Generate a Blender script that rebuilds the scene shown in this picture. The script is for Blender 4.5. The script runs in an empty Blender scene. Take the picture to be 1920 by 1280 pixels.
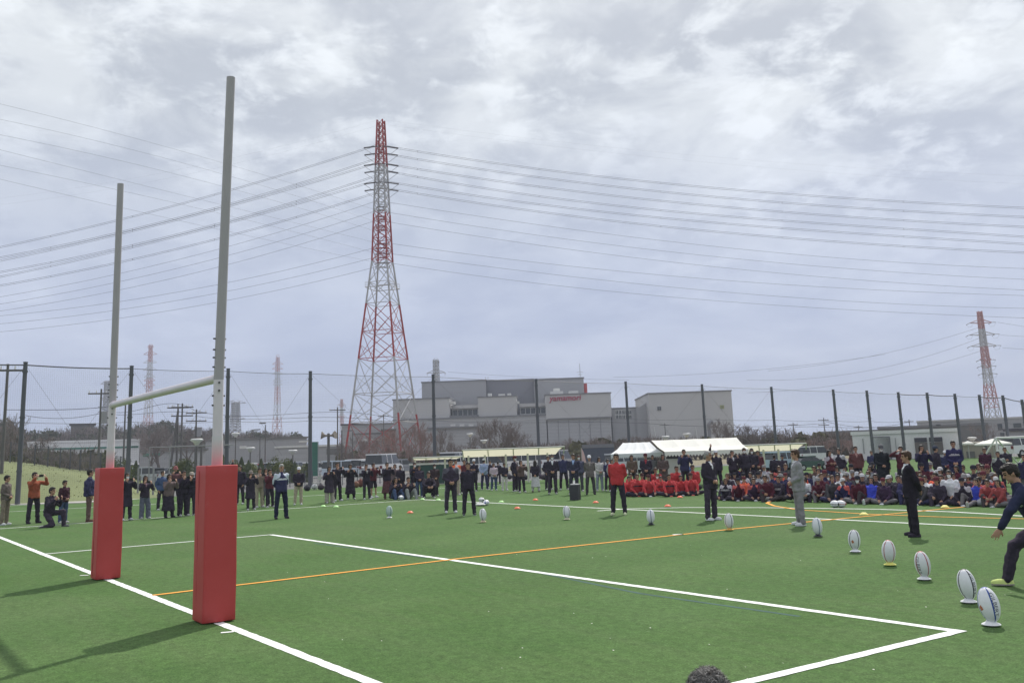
import bpy, math, random
from mathutils import Vector, Matrix, noise
import numpy as np
random.seed(7)
R = math.radians
scene = bpy.context.scene
COL = scene.collection

# ------------------------------------------------------------------ camera
F, PIT, ROL, YAW = 1745.1874, 0.18181, -0.034314, -0.95642
CAM = Vector((14.5285, -3.8496, 1.8894)); PX, PY = 937.215, 525.288
fw = Vector((math.sin(YAW)*math.cos(PIT), math.cos(YAW)*math.cos(PIT), math.sin(PIT)))
rt = Vector((math.cos(YAW), -math.sin(YAW), 0.0)); up = rt.cross(fw)
rr = rt*math.cos(ROL)+up*math.sin(ROL); uu = -rt*math.sin(ROL)+up*math.cos(ROL)
cd = bpy.data.cameras.new('camera'); cam = bpy.data.objects.new('camera', cd); COL.objects.link(cam)
cam.matrix_world = Matrix((( rr.x, uu.x, -fw.x, CAM.x), (rr.y, uu.y, -fw.y, CAM.y), (rr.z, uu.z, -fw.z, CAM.z), (0,0,0,1)))
cd.sensor_width = 36; cd.lens = 36*F/1920
cd.shift_x = (960-PX)/1920; cd.shift_y = (PY-640)/1920
cd.clip_start = 0.1; cd.clip_end = 6000
scene.camera = cam
def ray(x, y): return fw+rr*((x-PX)/F)+uu*((PY-y)/F)
def G(x, y, z=0.0):
    d = ray(x, y); return CAM+d*((z-CAM.z)/d.z)
def AT(x, y, D):
    d = ray(x, y); return CAM+d*(D/math.hypot(d.x, d.y))
def HOR(x):
    d = fw+rr*((x-PX)/F); return PY+F*d.z/uu.z
def ZAT(x, y, D): return AT(x, y, D).z
def GD(x, D):          # ground point in the direction of picture column x, D metres away
    p = AT(x, HOR(x), D); return Vector((p.x, p.y, 0))

# ------------------------------------------------------------------ light
SUN_EL, SH = 47.0, R(-57.0)             # shadows run along SH
scene.view_settings.view_transform = 'Standard'; scene.view_settings.look = 'None'
scene.view_settings.exposure = 0.10; scene.view_settings.gamma = 1.0
sd = bpy.data.lights.new('sun', 'SUN'); sd.energy = 3.7; sd.angle = R(1.2); sd.color = (1.0, 0.955, 0.88)
sun = bpy.data.objects.new('sun', sd); COL.objects.link(sun)
sdir = Vector((math.cos(SH)*math.cos(R(SUN_EL)), math.sin(SH)*math.cos(R(SUN_EL)), -math.sin(R(SUN_EL))))
sun.rotation_euler = sdir.to_track_quat('-Z', 'Y').to_euler(); sun.location = (0, 0, 60)

world = bpy.data.worlds.new('World'); scene.world = world; world.use_nodes = True
nt = world.node_tree; N = nt.nodes; L = nt.links; N.clear()
def nd(t, **k):
    n = N.new(t)
    for a, b in k.items(): setattr(n, a, b)
    return n
def mth(op, a, b=None, c=None):
    n = N.new('ShaderNodeMath'); n.operation = op
    for i, v in enumerate((a, b, c)):
        if v is None: continue
        if isinstance(v, (int, float)): n.inputs[i].default_value = v
        else: L.new(v, n.inputs[i])
    return n.outputs[0]
def mixc(f, a, b):
    n = N.new('ShaderNodeMix'); n.data_type = 'RGBA'
    for s, v in ((n.inputs[0], f), (n.inputs[6], a), (n.inputs[7], b)):
        if isinstance(v, (int, float)): s.default_value = v
        elif isinstance(v, tuple): s.default_value = v
        else: L.new(v, s)
    return n.outputs[2]
tc = nd('ShaderNodeTexCoord'); sp = nd('ShaderNodeSeparateXYZ'); L.new(tc.outputs['Generated'], sp.inputs[0])
den = mth('ADD', mth('MAXIMUM', sp.outputs[2], 0.0), 0.21)
# cloud deck on a plane overhead, turned so the streets of cloud run across the view
u0 = mth('DIVIDE', sp.outputs[0], den); v0 = mth('DIVIDE', sp.outputs[1], den)
ca, sa = math.cos(YAW), -math.sin(YAW)
uu_ = mth('ADD', mth('MULTIPLY', u0, ca), mth('MULTIPLY', v0, sa))
vv_ = mth('SUBTRACT', mth('MULTIPLY', v0, ca), mth('MULTIPLY', u0, sa))
cb = nd('ShaderNodeCombineXYZ'); L.new(mth('MULTIPLY', uu_, 1.1), cb.inputs[0]); L.new(vv_, cb.inputs[1])
def nz(scale, det, rough, dist, off):
    m = nd('ShaderNodeVectorMath', operation='ADD'); L.new(cb.outputs[0], m.inputs[0]); m.inputs[1].default_value = (off, off*.7, 1.3)
    n = nd('ShaderNodeTexNoise'); L.new(m.outputs[0], n.inputs['Vector'])
    n.inputs['Scale'].default_value = scale; n.inputs['Detail'].default_value = det
    n.inputs['Roughness'].default_value = rough; n.inputs['Distortion'].default_value = dist
    return n.outputs['Fac']
def ramp(f, a, b):
    n = N.new('ShaderNodeMapRange'); n.interpolation_type = 'SMOOTHSTEP'
    L.new(f, n.inputs[0]); n.inputs[1].default_value = a; n.inputs[2].default_value = b
    return n.outputs[0]
big = nz(1.2, 4, .5, .3, 3.1); mid = nz(3.4, 9, .58, .35, 9.2); fine = nz(8.0, 9, .60, .25, 5.7)
c1 = mixc(ramp(mid, .38, .62), (5.7, 6.1, 6.75, 1), (9.4, 9.8, 10.0, 1))
c2 = mixc(mth('MULTIPLY', ramp(fine, .46, .66), .58), c1, (12.2, 12.7, 13.0, 1))
c3 = mixc(mth('MULTIPLY', ramp(big, .38, .62), .45), (5.9, 6.35, 7.05, 1), c2)
c4 = mixc(mth('ADD', mth('MULTIPLY', ramp(big, .42, .66), .35), .45), c3, c2)
# lower sky: bluer, denser layer
lowc = mixc(ramp(nz(1.1, 7, .55, .2, 1.7), .38, .66), (4.3, 4.95, 7.1, 1), (5.9, 6.5, 8.4, 1))
el = ramp(sp.outputs[2], .06, .40)
c5 = mixc(el, lowc, c4)
hzc = mixc(ramp(sp.outputs[2], -.02, .07), (5.0, 6.1, 8.6, 1), c5)
sky = nd('ShaderNodeTexSky'); sky.sky_type = 'NISHITA'; sky.sun_disc = False
sky.sun_elevation = R(SUN_EL); sky.sun_rotation = math.atan2(-sdir.x, -sdir.y)
ovh = mixc(ramp(sp.outputs[2], .35, .9), hzc, (10.0, 10.2, 10.8, 1))
fin = mixc(.90, sky.outputs[0], ovh)
bg = nd('ShaderNodeBackground'); bg.inputs[1].default_value = 0.093; L.new(fin, bg.inputs[0])
wo = nd('ShaderNodeOutputWorld'); L.new(bg.outputs[0], wo.inputs[0])

# ------------------------------------------------------------------ materials
MATS = {}
def mat(name, col, rough=.85, var=.12, scale=6.0, metal=0.0, bump=0.0, spec=.3, coord='Object'):
    key = (name, tuple(round(c, 3) for c in col))
    if key in MATS: return MATS[key]
    m = bpy.data.materials.new(name); m.use_nodes = True; t = m.node_tree; b = t.nodes['Principled BSDF']
    b.inputs['Roughness'].default_value = rough; b.inputs['Metallic'].default_value = metal
    b.inputs['Specular IOR Level'].default_value = spec
    if var > 0:
        c = t.nodes.new('ShaderNodeTexCoord'); n = t.nodes.new('ShaderNodeTexNoise'); n.inputs['Scale'].default_value = scale
        n.inputs['Detail'].default_value = 5; t.links.new(c.outputs[coord], n.inputs['Vector'])
        x = t.nodes.new('ShaderNodeMix'); x.data_type = 'RGBA'; t.links.new(n.outputs['Fac'], x.inputs[0])
        x.inputs[6].default_value = tuple(max(0, v*(1-var*1.6)) for v in col)+(1,)
        x.inputs[7].default_value = tuple(min(.95, v*(1+var*1.6)) for v in col)+(1,)
        t.links.new(x.outputs[2], b.inputs['Base Color'])
        if bump:
            bp = t.nodes.new('ShaderNodeBump'); bp.inputs['Strength'].default_value = bump; bp.inputs['Distance'].default_value = .02
            t.links.new(n.outputs['Fac'], bp.inputs['Height']); t.links.new(bp.outputs[0], b.inputs['Normal'])
    else: b.inputs['Base Color'].default_value = tuple(col)+(1,)
    MATS[key] = m; return m
def fab(c, n='fabric'): return mat(n, c, .9, .14, 14, spec=.15)

# ------------------------------------------------------------------ mesh builder
class MB:
    def __init__(s): s.v = []; s.f = []; s.m = []
    def add(s, vs, fs, m=0):
        o = len(s.v); s.v += [tuple(v) for v in vs]; s.f += [tuple(o+i for i in f) for f in fs]; s.m += [m]*len(fs)
    def box(s, c, d, rot=0.0, m=0, M=None):
        x, y, z = d[0]/2, d[1]/2, d[2]/2
        T = Matrix.Translation(c) @ (M if M is not None else Matrix.Rotation(rot, 4, 'Z'))
        vs = [T @ Vector(p) for p in ((-x,-y,-z),(x,-y,-z),(x,y,-z),(-x,y,-z),(-x,-y,z),(x,-y,z),(x,y,z),(-x,y,z))]
        s.add(vs, [(3,2,1,0),(4,5,6,7),(0,1,5,4),(1,2,6,5),(2,3,7,6),(3,0,4,7)], m)
    def tube(s, pts, rad, n=8, m=0, caps=True):
        pts = [Vector(p) for p in pts]
        if isinstance(rad, (int, float)): rad = [rad]*len(pts)
        vs = []; px = None
        for i, p in enumerate(pts):
            d = (pts[min(i+1, len(pts)-1)]-pts[max(i-1, 0)])
            if d.length < 1e-9: d = Vector((0,0,1))
            d.normalize()
            a = px if px is not None else (Vector((0,0,1)) if abs(d.z) < .9 else Vector((1,0,0)))
            a = (a-d*a.dot(d))
            if a.length < 1e-6: a = d.orthogonal()
            a.normalize(); px = a; b = d.cross(a)
            for k in range(n):
                t = 2*math.pi*k/n; vs.append(p+a*(math.cos(t)*rad[i])+b*(math.sin(t)*rad[i]))
        fs = [(i*n+k, i*n+(k+1)%n, (i+1)*n+(k+1)%n, (i+1)*n+k) for i in range(len(pts)-1) for k in range(n)]
        s.add(vs, fs, m)
        if caps: s.add(vs[:n], [tuple(range(n))[::-1]], m); s.add(vs[-n:], [tuple(range(n))], m)
    def bar(s, a, b, r, m=0, n=4): s.tube([a, b], r, n, m)
    def ell(s, c, r, M=None, seg=14, rings=9, m=0):
        M = M if M is not None else Matrix.Identity(3); c = Vector(c)
        vs = [c+M @ Vector((0,0,r[2]))]
        for i in range(1, rings):
            ph = math.pi*i/rings
            for k in range(seg):
                t = 2*math.pi*k/seg; vs.append(c+M @ Vector((r[0]*math.sin(ph)*math.cos(t), r[1]*math.sin(ph)*math.sin(t), r[2]*math.cos(ph))))
        vs.append(c-M @ Vector((0,0,r[2]))); e = len(vs)-1
        fs = [(0, 1+k, 1+(k+1)%seg) for k in range(seg)]
        for i in range(rings-2):
            for k in range(seg): fs.append((1+i*seg+k, 1+(i+1)*seg+k, 1+(i+1)*seg+(k+1)%seg, 1+i*seg+(k+1)%seg))
        fs += [(e, 1+(rings-2)*seg+(k+1)%seg, 1+(rings-2)*seg+k) for k in range(seg)]
        s.add(vs, fs, m)
    def cap(s, a, b, ra, rb, n=10):
        a = Vector(a); b = Vector(b); d = (b-a)
        if d.length < 1e-6: d = Vector((0,0,1e-3))
        u = d.normalized(); P = []; Q = []
        for t in (80, 50, 20): P.append(a-u*ra*math.sin(R(t))); Q.append(ra*math.cos(R(t)))
        P += [a, b]; Q += [ra, rb]
        for t in (20, 50, 80): P.append(b+u*rb*math.sin(R(t))); Q.append(rb*math.cos(R(t)))
        s.tube(P, Q, n)
    def loft(s, cs, rs, M=None, n=18, m=0, pw=1.0):      # elliptical rings centred on cs, radii rs, in frame M
        M = M if M is not None else Matrix.Identity(3); vs = []
        for c, r in zip(cs, rs):
            for k in range(n):
                t = 2*math.pi*k/n; x, y = math.cos(t), math.sin(t)
                if pw != 1: x = math.copysign(abs(x)**pw, x); y = math.copysign(abs(y)**pw, y)
                vs.append(Vector(c)+M @ Vector((r[0]*x, r[1]*y, 0)))
        fs = [(i*n+k, i*n+(k+1)%n, (i+1)*n+(k+1)%n, (i+1)*n+k) for i in range(len(cs)-1) for k in range(n)]
        fs += [tuple(range(n))[::-1], tuple((len(cs)-1)*n+k for k in range(n))]
        s.add(vs, fs, m)
    def prism(s, poly, z0, z1, m=0):                       # plan polygon extruded
        n = len(poly); vs = [(p[0], p[1], z0) for p in poly]+[(p[0], p[1], z1) for p in poly]
        s.add(vs, [tuple(range(n))[::-1], tuple(range(n, 2*n))]+[(k, (k+1)%n, n+(k+1)%n, n+k) for k in range(n)], m)
    def mesh(s, name, mats, smooth=False):
        me = bpy.data.meshes.new(name); me.from_pydata(s.v, [], s.f)
        for x in (mats if isinstance(mats, (list, tuple)) else [mats]): me.materials.append(x)
        if s.m and max(s.m) > 0: me.polygons.foreach_set('material_index', s.m)
        if smooth: me.polygons.foreach_set('use_smooth', [True]*len(me.polygons))
        me.update(); return me
def link(name, me, parent=None, loc=None, rz=None):
    o = bpy.data.objects.new(name, me); COL.objects.link(o)
    if parent: o.parent = parent
    if loc is not None: o.location = loc
    if rz is not None: o.rotation_euler = (0, 0, rz)
    return o
def tag(o, label=None, cat=None, group=None, kind=None):
    if label: o['label'] = label
    if cat: o['category'] = cat
    if group: o['group'] = group
    if kind: o['kind'] = kind
    return o
def thing(name, label, cat, loc=(0,0,0), rz=0.0, group=None):
    o = bpy.data.objects.new(name, None); o.empty_display_size = .2; COL.objects.link(o)
    o.location = loc; o.rotation_euler = (0, 0, rz); return tag(o, label, cat, group)
def ob(name, mb, mats, parent=None, smooth=False, loc=None): return link(name, mb.mesh(name, mats, smooth), parent, loc)
def copy_tree(o, parent=None):
    c = o.copy(); COL.objects.link(c)
    if parent: c.parent = parent
    for ch in list(o.children): copy_tree(ch, c)
    return c
DG = None
def remeshed(mb, vox, smooth=4, wr=0.0, wf=9.0, mats=(), post=None):
    me = mb.mesh('tmp', []); o = bpy.data.objects.new('tmp', me); COL.objects.link(o)
    r = o.modifiers.new('r', 'REMESH'); r.mode = 'VOXEL'; r.voxel_size = vox; r.use_smooth_shade = True
    if smooth: k = o.modifiers.new('s', 'SMOOTH'); k.factor = .5; k.iterations = smooth
    dg = bpy.context.evaluated_depsgraph_get(); out = bpy.data.meshes.new_from_object(o.evaluated_get(dg))
    bpy.data.objects.remove(o); bpy.data.meshes.remove(me)
    if wr:
        nn = [(v.co.copy(), v.normal.copy()) for v in out.vertices]
        for v, (c, n) in zip(out.vertices, nn):
            v.co = c+n*wr*(noise.noise(c*wf)+.5*noise.noise(c*wf*2.3+Vector((3, 1, 7))))
    out.materials.clear()
    for x in mats: out.materials.append(x)
    if post: post(out)
    out.polygons.foreach_set('use_smooth', [True]*len(out.polygons))
    out.update(); return out
# ------------------------------------------------------------------ people
SK = lambda c: mat('skin', c, .6, .06, 20)
SKIN = [(.42,.24,.17), (.36,.20,.14), (.48,.29,.20)]
DARK = mat('eye', (.02,.015,.012), .4, 0); LIP = mat('lip', (.30,.11,.09), .5, 0)
HAIRB = mat('hair_black', (.018,.014,.012), .55, .3, 60); HAIRBR = mat('hair_brown', (.06,.032,.018), .55, .3, 60)
HAIRG = mat('hair_grey', (.30,.29,.28), .6, .35, 60)
WHITE = (.78,.78,.78)
def nv(*a): return Vector(a).normalized()
# arms: (upper dir, fore dir, palm normal) for the right (+x) side; None = mirrored copy of the other
ARMS = dict(
 down=((.16,-.06,-1), (.03,.16,-1), (-1,0,0)), loose=((.22,-.12,-1), (.06,.22,-1), (-1,0,0)),
 clasp=((.20,-.02,-1), (-.62,.62,-.42), (0,-1,.2)), phone=((.30,.62,-.72), (-.38,.40,.84), (-.7,-.6,0)),
 high=((.40,.72,-.20), (-.48,.30,.82), (-.8,-.5,0)), camera=((.42,.40,-.82), (-.46,.52,.72), (-.6,-.6,0)),
 shade=((.72,.55,-.05), (-.80,.18,.58), (0,-.5,-.8)), back=((.14,-.34,-1), (-.55,-.28,-.55), (0,1,0)),
 cross=((.18,.24,-1), (-.92,.42,.16), (0,-1,0)), pocket=((.30,-.22,-1), (-.22,.42,-.9), (-1,0,0)),
 knee=((.16,.62,-.76), (-.10,.72,-.62), (0,.2,-1)), hug=((.22,.66,-.70), (-.52,.80,-.25), (-.4,-1,0)),
 lap=((.20,.22,-1), (-.42,.78,-.50), (0,0,-1)), ground=((.42,-.45,-.8), (.12,-.15,-1), (0,0,-1)),
 swing=((.10,-.75,-.85), (.05,.10,-1), (-1,0,0)), reach=((.18,.60,-.85), (.02,.55,-.85), (-1,0,0)), raise_=((.55,.15,.85), (-.10,.25,1), (0,-1,0)))
LEGS = dict(stand=((.03,.02,-1), (.02,-.03,-1)), wide=((.14,.0,-1), (.06,-.02,-1)), step=((.02,.34,-1), (.02,.10,-1)), trail=((.04,-.30,-1), (.02,-.55,-.9)),
 cross=((.80,.58,.10), (-.93,.30,-.20)), up=((.20,.72,.62), (.02,.34,-.94)), seiza=((.22,.95,-.12), (-.05,-1,-.10)), flat=((.30,.95,.12), (-.02,.96,-.22)),
 kdown=((.12,.60,-.78), (.0,-.96,-.26)), kup=((.14,.95,.12), (.0,.05,-1)), squat=((.36,.84,.36), (-.10,-.42,-.92)), lunge=((.05,.85,-.58), (.0,.30,-1)), push=((.05,-.45,-.9), (.0,-.75,-.66)))
POSES = {}
def mkpose(name, zp, td, armR, armL, legR, legL, head=(0, 0), side=0.0):
    """name, pelvis height, torso direction, arm and leg keys, head (pitch, yaw) degrees"""
    p = dict(name=name); pel = Vector((0, 0, zp)); t = nv(*td); x = Vector((1, 0, 0)); y = t.cross(x).normalized(); x = y.cross(t).normalized()
    T = Matrix((x, y, t)).transposed(); p['T'] = T; p['pel'] = pel
    p['chest'] = pel+t*.32; p['neck'] = pel+t*.53; p['sh'] = {}
    hd = (t+Vector((0, .12, .35))).normalized(); p['head'] = p['neck']+hd*.165
    H = Matrix.Rotation(R(head[1]), 4, 'Z') @ Matrix.Rotation(R(-head[0]), 4, 'X'); p['H'] = H.to_3x3()
    for s, ar, lg in ((1, armR, legR), (-1, armL, legL)):
        m = lambda v: Vector((v[0]*s, v[1], v[2])).normalized()
        sh = p['neck']-t*.065+x*(.185*s); a = ARMS[ar]; el = sh+m(a[0])*.29; wr = el+m(a[1])*.255
        p['sh'][s] = (sh, el, wr, m(a[1]), m(a[2]))
        l = LEGS[lg]; hp = pel+x*(.095*s)-t*.02; kn = hp+m(l[0])*.43; an = kn+m(l[1])*.42
        p.setdefault('lg', {})[s] = (hp, kn, an, lg)
    low = min(p['lg'][s][2].z-.075 for s in (1, -1))
    p['seat'] = zp < .7
    if not p['seat']:
        for k in ('pel', 'chest', 'neck', 'head'): p[k] = p[k]-Vector((0,0,low))
        for s in (1, -1):
            p['sh'][s] = tuple(v-Vector((0,0,low)) if i < 3 else v for i, v in enumerate(p['sh'][s]))
            p['lg'][s] = tuple(v-Vector((0,0,low)) if i < 3 else v for i, v in enumerate(p['lg'][s]))
    POSES[name] = p
T0 = (0, -.01, 1)
mkpose('stand', .93, T0, 'down', 'loose', 'stand', 'wide'); mkpose('pocket', .93, T0, 'pocket', 'pocket', 'wide', 'stand', (-3, 0))
mkpose('clasp', .93, T0, 'clasp', 'clasp', 'wide', 'stand', (4, 10)); mkpose('phone', .93, (0, .02, 1), 'phone', 'phone', 'stand', 'wide', (0, 0))
mkpose('high', .93, (0, -.04, 1), 'high', 'high', 'wide', 'wide', (-6, 0)); mkpose('camera', .93, (0, .05, 1), 'camera', 'camera', 'stand', 'wide', (6, 0))
mkpose('shade', .93, T0, 'shade', 'loose', 'wide', 'stand', (0, -15)); mkpose('back', .93, T0, 'back', 'back', 'wide', 'wide', (3, 0))
mkpose('cross', .93, T0, 'cross', 'cross', 'wide', 'stand', (0, 12)); mkpose('raise', .93, T0, 'raise_', 'pocket', 'stand', 'wide', (-8, 0))
mkpose('walk', .93, (0, .06, 1), 'loose', 'reach', 'step', 'trail', (6, 0)); mkpose('lean', .93, (0, .16, 1), 'down', 'reach', 'stand', 'step', (14, 0))
mkpose('kick', .86, (-.05, .42, 1), 'swing', 'reach', 'push', 'lunge', (22, 10)); mkpose('down', .93, (0, .05, 1), 'clasp', 'down', 'stand', 'wide', (18, 0))
mkpose('sit_cross', .11, (0, .14, 1), 'lap', 'lap', 'cross', 'cross', (0, 0)); mkpose('sit_knee', .11, (0, .10, 1), 'knee', 'knee', 'cross', 'cross', (-4, 18))
mkpose('sit_hug', .11, (0, .10, 1), 'hug', 'hug', 'up', 'up', (2, -14)); mkpose('sit_lean', .11, (-.06, -.28, 1), 'ground', 'lap', 'up', 'flat', (-12, 8))
mkpose('sit_mixed', .11, (.05, .08, 1), 'hug', 'lap', 'up', 'cross', (4, -22)); mkpose('sit_seiza', .24, (0, .06, 1), 'lap', 'lap', 'seiza', 'seiza', (0, 6))
mkpose('sit_phone', .13, (0, .10, 1), 'camera', 'camera', 'up', 'up', (0, 0)); mkpose('kneel_camera', .44, (0, .12, 1), 'camera', 'camera', 'kdown', 'kup', (0, 0))
mkpose('squat', .30, (0, .30, 1), 'hug', 'hug', 'squat', 'squat', (6, 0))

def add_hand(mb, w, d, n, s, curl, fr=.0088):
    d = d.normalized(); n = (n-d*n.dot(d)).normalized(); a = d.cross(n).normalized()
    M = Matrix((a, n, d)).transposed()
    mb.ell(w+d*.055, (.040, .017, .052), M, 12, 8)
    for i, ln in enumerate((.85, .98, 1.0, .78)):
        p = w+d*.092+a*((i-1.5)*.0235); dd = d+a*((i-1.5)*.06); pts = [p-d*.02]
        for k, seg in enumerate((.040, .026, .020)):
            an = curl*(k+.6)*(1+.08*i); v = (dd*math.cos(an)+n*math.sin(an)).normalized(); p = p+v*seg*ln; pts.append(p)
        pts.insert(1, pts[0]+d*.02); mb.tube(pts, [fr*1.05, fr*1.05, fr, fr*.95, fr*.85], 7)
    th = a*s*(-1); p = w+d*.03+th*.030; v = (th*.75+d*.65+n*.35).normalized(); q = p+v*.045; q2 = q+(d*.8+n*.5+th*.1).normalized()*.032
    mb.tube([p-v*.01, q, q2], [.013, .0115, .009], 7)

def body_mesh(pn):
    p = POSES[pn]; T = p['T']; mb = MB(); t = T @ Vector((0, 0, 1))
    pel, ch, nk, hd, H = p['pel'], p['chest'], p['neck'], p['head'], p['H']
    mb.loft([pel-t*.04, pel+t*.05, pel+t*.17, ch, ch+t*.12, nk-t*.02], [(.13,.095), (.14,.10), (.12,.09), (.15,.105), (.145,.09), (.06,.055)], T)
    mb.cap(nk-t*.05, hd-H @ Vector((0, .015, .05)), .056, .05)
    mb.ell(hd+H @ Vector((0, -.008, .02)), (.076, .095, .100), H, 20, 14); mb.ell(hd+H @ Vector((0, .022, -.045)), (.056, .062, .072), H, 16, 10)
    mb.ell(hd+H @ Vector((0, .100, -.018)), (.013, .018, .022), H, 8, 6); mb.ell(hd+H @ Vector((0, .085, -.098)), (.022, .015, .014), H, 8, 6)
    mb.ell(hd+H @ Vector((0, .082, .028)), (.05, .014, .010), H, 10, 6)
    for s in (1, -1):
        mb.ell(hd+H @ Vector((.077*s, -.006, -.008)), (.011, .018, .030), H, 8, 6)
        sh, el, wr, fd, pnm = p['sh'][s]
        mb.cap(sh, el, .048, .037); mb.cap(el, wr, .036, .026); add_hand(mb, wr, fd, pnm, s, .16 if p['name'] in ('stand', 'pocket', 'walk', 'kick') else .45)
        hp, kn, an, _ = p['lg'][s]; mb.cap(hp, kn, .072, .048); mb.cap(kn, an, .046, .034)
    def post(me):
        Hi = H.transposed(); mi = []
        for f in me.polygons:
            q = Hi @ (f.center-hd); k = 0
            if q.y > .03 and abs(q.x) < .09:
                if abs(abs(q.x)-.031) < .017 and abs(q.z-.008) < .009 and q.y > .06: k = 1
                elif abs(abs(q.x)-.031) < .020 and abs(q.z-.032) < .006 and q.y > .06: k = 1
                elif abs(q.x) < .026 and abs(q.z+.066) < .007 and q.y > .06: k = 2
                elif -.115 < q.z < -.012 and q.y > .028: k = 3
            mi.append(k)
        me.polygons.foreach_set('material_index', mi)
    S = mat('skin', SKIN[0], .6, .06, 20); return remeshed(mb, .0105, 3, mats=(S, DARK, LIP, S), post=post)

def jacket_mesh(pn, kind):     # kind: jacket, suit, coat, puffer
    p = POSES[pn]; T = p['T']; mb = MB(); t = T @ Vector((0, 0, 1)); pel, ch, nk = p['pel'], p['chest'], p['neck']
    seat = p['seat']; g = {'jacket': 0, 'suit': -.006, 'coat': .012, 'puffer': .03}[kind]
    lo = (0.02 if seat else -.09)-(.07 if kind == 'suit' and not seat else 0)
    cs = [pel+t*lo, pel+t*.03, pel+t*.16, ch, ch+t*.12, nk-t*.055, nk+t*.005, nk+t*.035]
    rs = [(.205+g,.155+g), (.204+g,.152+g), (.190+g,.142+g), (.210+g,.150+g), (.200+g,.130+g), (.130,.095), (.070,.068), (.064,.066)]
    if kind == 'coat' and not seat:
        b = Vector((0, 0, 1)); cs = [pel-b*.44, pel-b*.20]+cs; rs = [(.255,.215), (.222,.178)]+rs
    mb.loft(cs, rs, T, 22)
    for s in (1, -1):
        sh, el, wr, fd, _ = p['sh'][s]
        mb.cap(sh-Vector((0,0,.004)), el, .076+g*.7, .064+g*.6); mb.cap(el, wr-fd*.01, .063+g*.6, .050+g*.4)
    def post(me):
        Ti = T.transposed(); mi = []
        for f in me.polygons:
            q = Ti @ (f.center-ch); k = 0
            ds = min((f.center-p['sh'][s][0]).length for s in (1, -1))
            V = q.y > .0 and .02 < q.z < .23 and abs(q.x) < .012+.24*(q.z-.02)
            if V: k = 4 if abs(q.x) < .017 and q.z < .20 else 3
            elif ds < .155 and q.z > .0: k = 1
            else:
                for s in (1, -1):
                    a, b, w = p['sh'][s][:3]; u = (b-a).normalized(); h = (f.center-a).dot(u); r_ = f.center-a-u*h; out = (T @ Vector((s, 0, 0)))
                    if 0 < h < .30 and r_.length < .11 and r_.normalized().dot(out) > .55: k = 1
                if k == 0 and -.02 < q.z < .045 and abs(q.x) < .19 and abs(q.y) < .20 and ds > .17: k = 2
            mi.append(k)
        me.polygons.foreach_set('material_index', mi)
    m0 = fab((.03, .03, .04)); return remeshed(mb, .019, 4, .019 if kind != 'puffer' else .022, 9, (m0,)*5, post)

def leg_mesh(pn, kind):        # trousers, wide, skirt, shorts
    p = POSES[pn]; T = p['T']; mb = MB(); t = T @ Vector((0, 0, 1)); pel = p['pel']; seat = p['seat']
    mb.loft([pel-t*.07, pel-t*.02, pel+t*.07, pel+t*.11], [(.13,.11), (.168,.126), (.160,.118), (.145,.105)], T, 20)
    w = .028 if kind == 'wide' else 0
    if kind == 'skirt' and not seat:
        z = Vector((0, 0, 1)); mb.loft([pel-z*.66, pel-z*.35, pel+z*.02], [(.27,.24), (.225,.195), (.165,.125)], Matrix.Identity(3), 22)
    for s in (1, -1):
        hp, kn, an, _ = p['lg'][s]
        if kind == 'shorts': mb.cap(hp, hp+(kn-hp)*.85, .092, .085); continue
        d = (an-kn).normalized(); mb.cap(hp, kn, .105, .080+w); mb.cap(kn, kn+(an-kn)*.5, .080+w, .074+w); mb.cap(kn+(an-kn)*.5, an-d*.015, .074+w, .070+w*1.3)
    def post(me):
        mi = []
        for f in me.polygons:
            k = 0
            for s in (1, -1):
                hp, kn, an, _ = p['lg'][s]
                for a, b in ((hp, kn), (kn, an)):
                    u = (b-a); L_ = u.length; u = u.normalized(); h = (f.center-a).dot(u); r_ = f.center-a-u*h
                    if -.02 < h < L_+.03 and .03 < r_.length < .14 and r_.normalized().x*s > .88: k = 1
            mi.append(k)
        me.polygons.foreach_set('material_index', mi)
    m0 = fab((.03, .03, .035)); return remeshed(mb, .019, 3, .018, 10, (m0,)*2, post)

def shoe_mesh(pn, s):
    p = POSES[pn]; hp, kn, an, lg = p['lg'][s]; mb = MB()
    sh = (an-kn).normalized(); d = Vector((sh.x*.3+.12*s, 1, 0)).normalized()
    if lg == 'seiza': d = Vector((0, -1, -.1)).normalized()
    if lg in ('kdown', 'push'): d = Vector((.05*s, .45, -1)).normalized()
    if lg == 'cross': d = Vector((-.55*s, .75, -.1)).normalized()
    if lg == 'flat': d = Vector((.15*s, .35, .9)).normalized()
    x = d.cross(Vector((0,0,1))).normalized() if abs(d.z) < .95 else Vector((1,0,0)); z = x.cross(d)
    M = Matrix((x, d, z)).transposed(); c = an-z*.035
    mb.ell(c+d*.065, (.045, .135, .042), M, 14, 8); mb.ell(c-d*.03, (.038, .048, .050), M, 12, 8); mb.cap(an-z*.02, an+(kn-an).normalized()*.03, .044, .043)
    mb.loft([c-z*.040, c-z*.022], [(.046, .138), (.048, .140)], M, 16)
    mb.v[-32:] = [tuple(Vector(v)+d*.055) for v in mb.v[-32:]]
    def post(me):
        mi = [1 if (f.center-c).dot(z) < -.022 else 0 for f in me.polygons]
        me.polygons.foreach_set('material_index', mi)
        if an.z < .16:
            for v in me.vertices: v.co.z = max(v.co.z, .002)
    m0 = fab(WHITE); return remeshed(mb, .0125, 2, mats=(m0,)*2, post=post)

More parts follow.
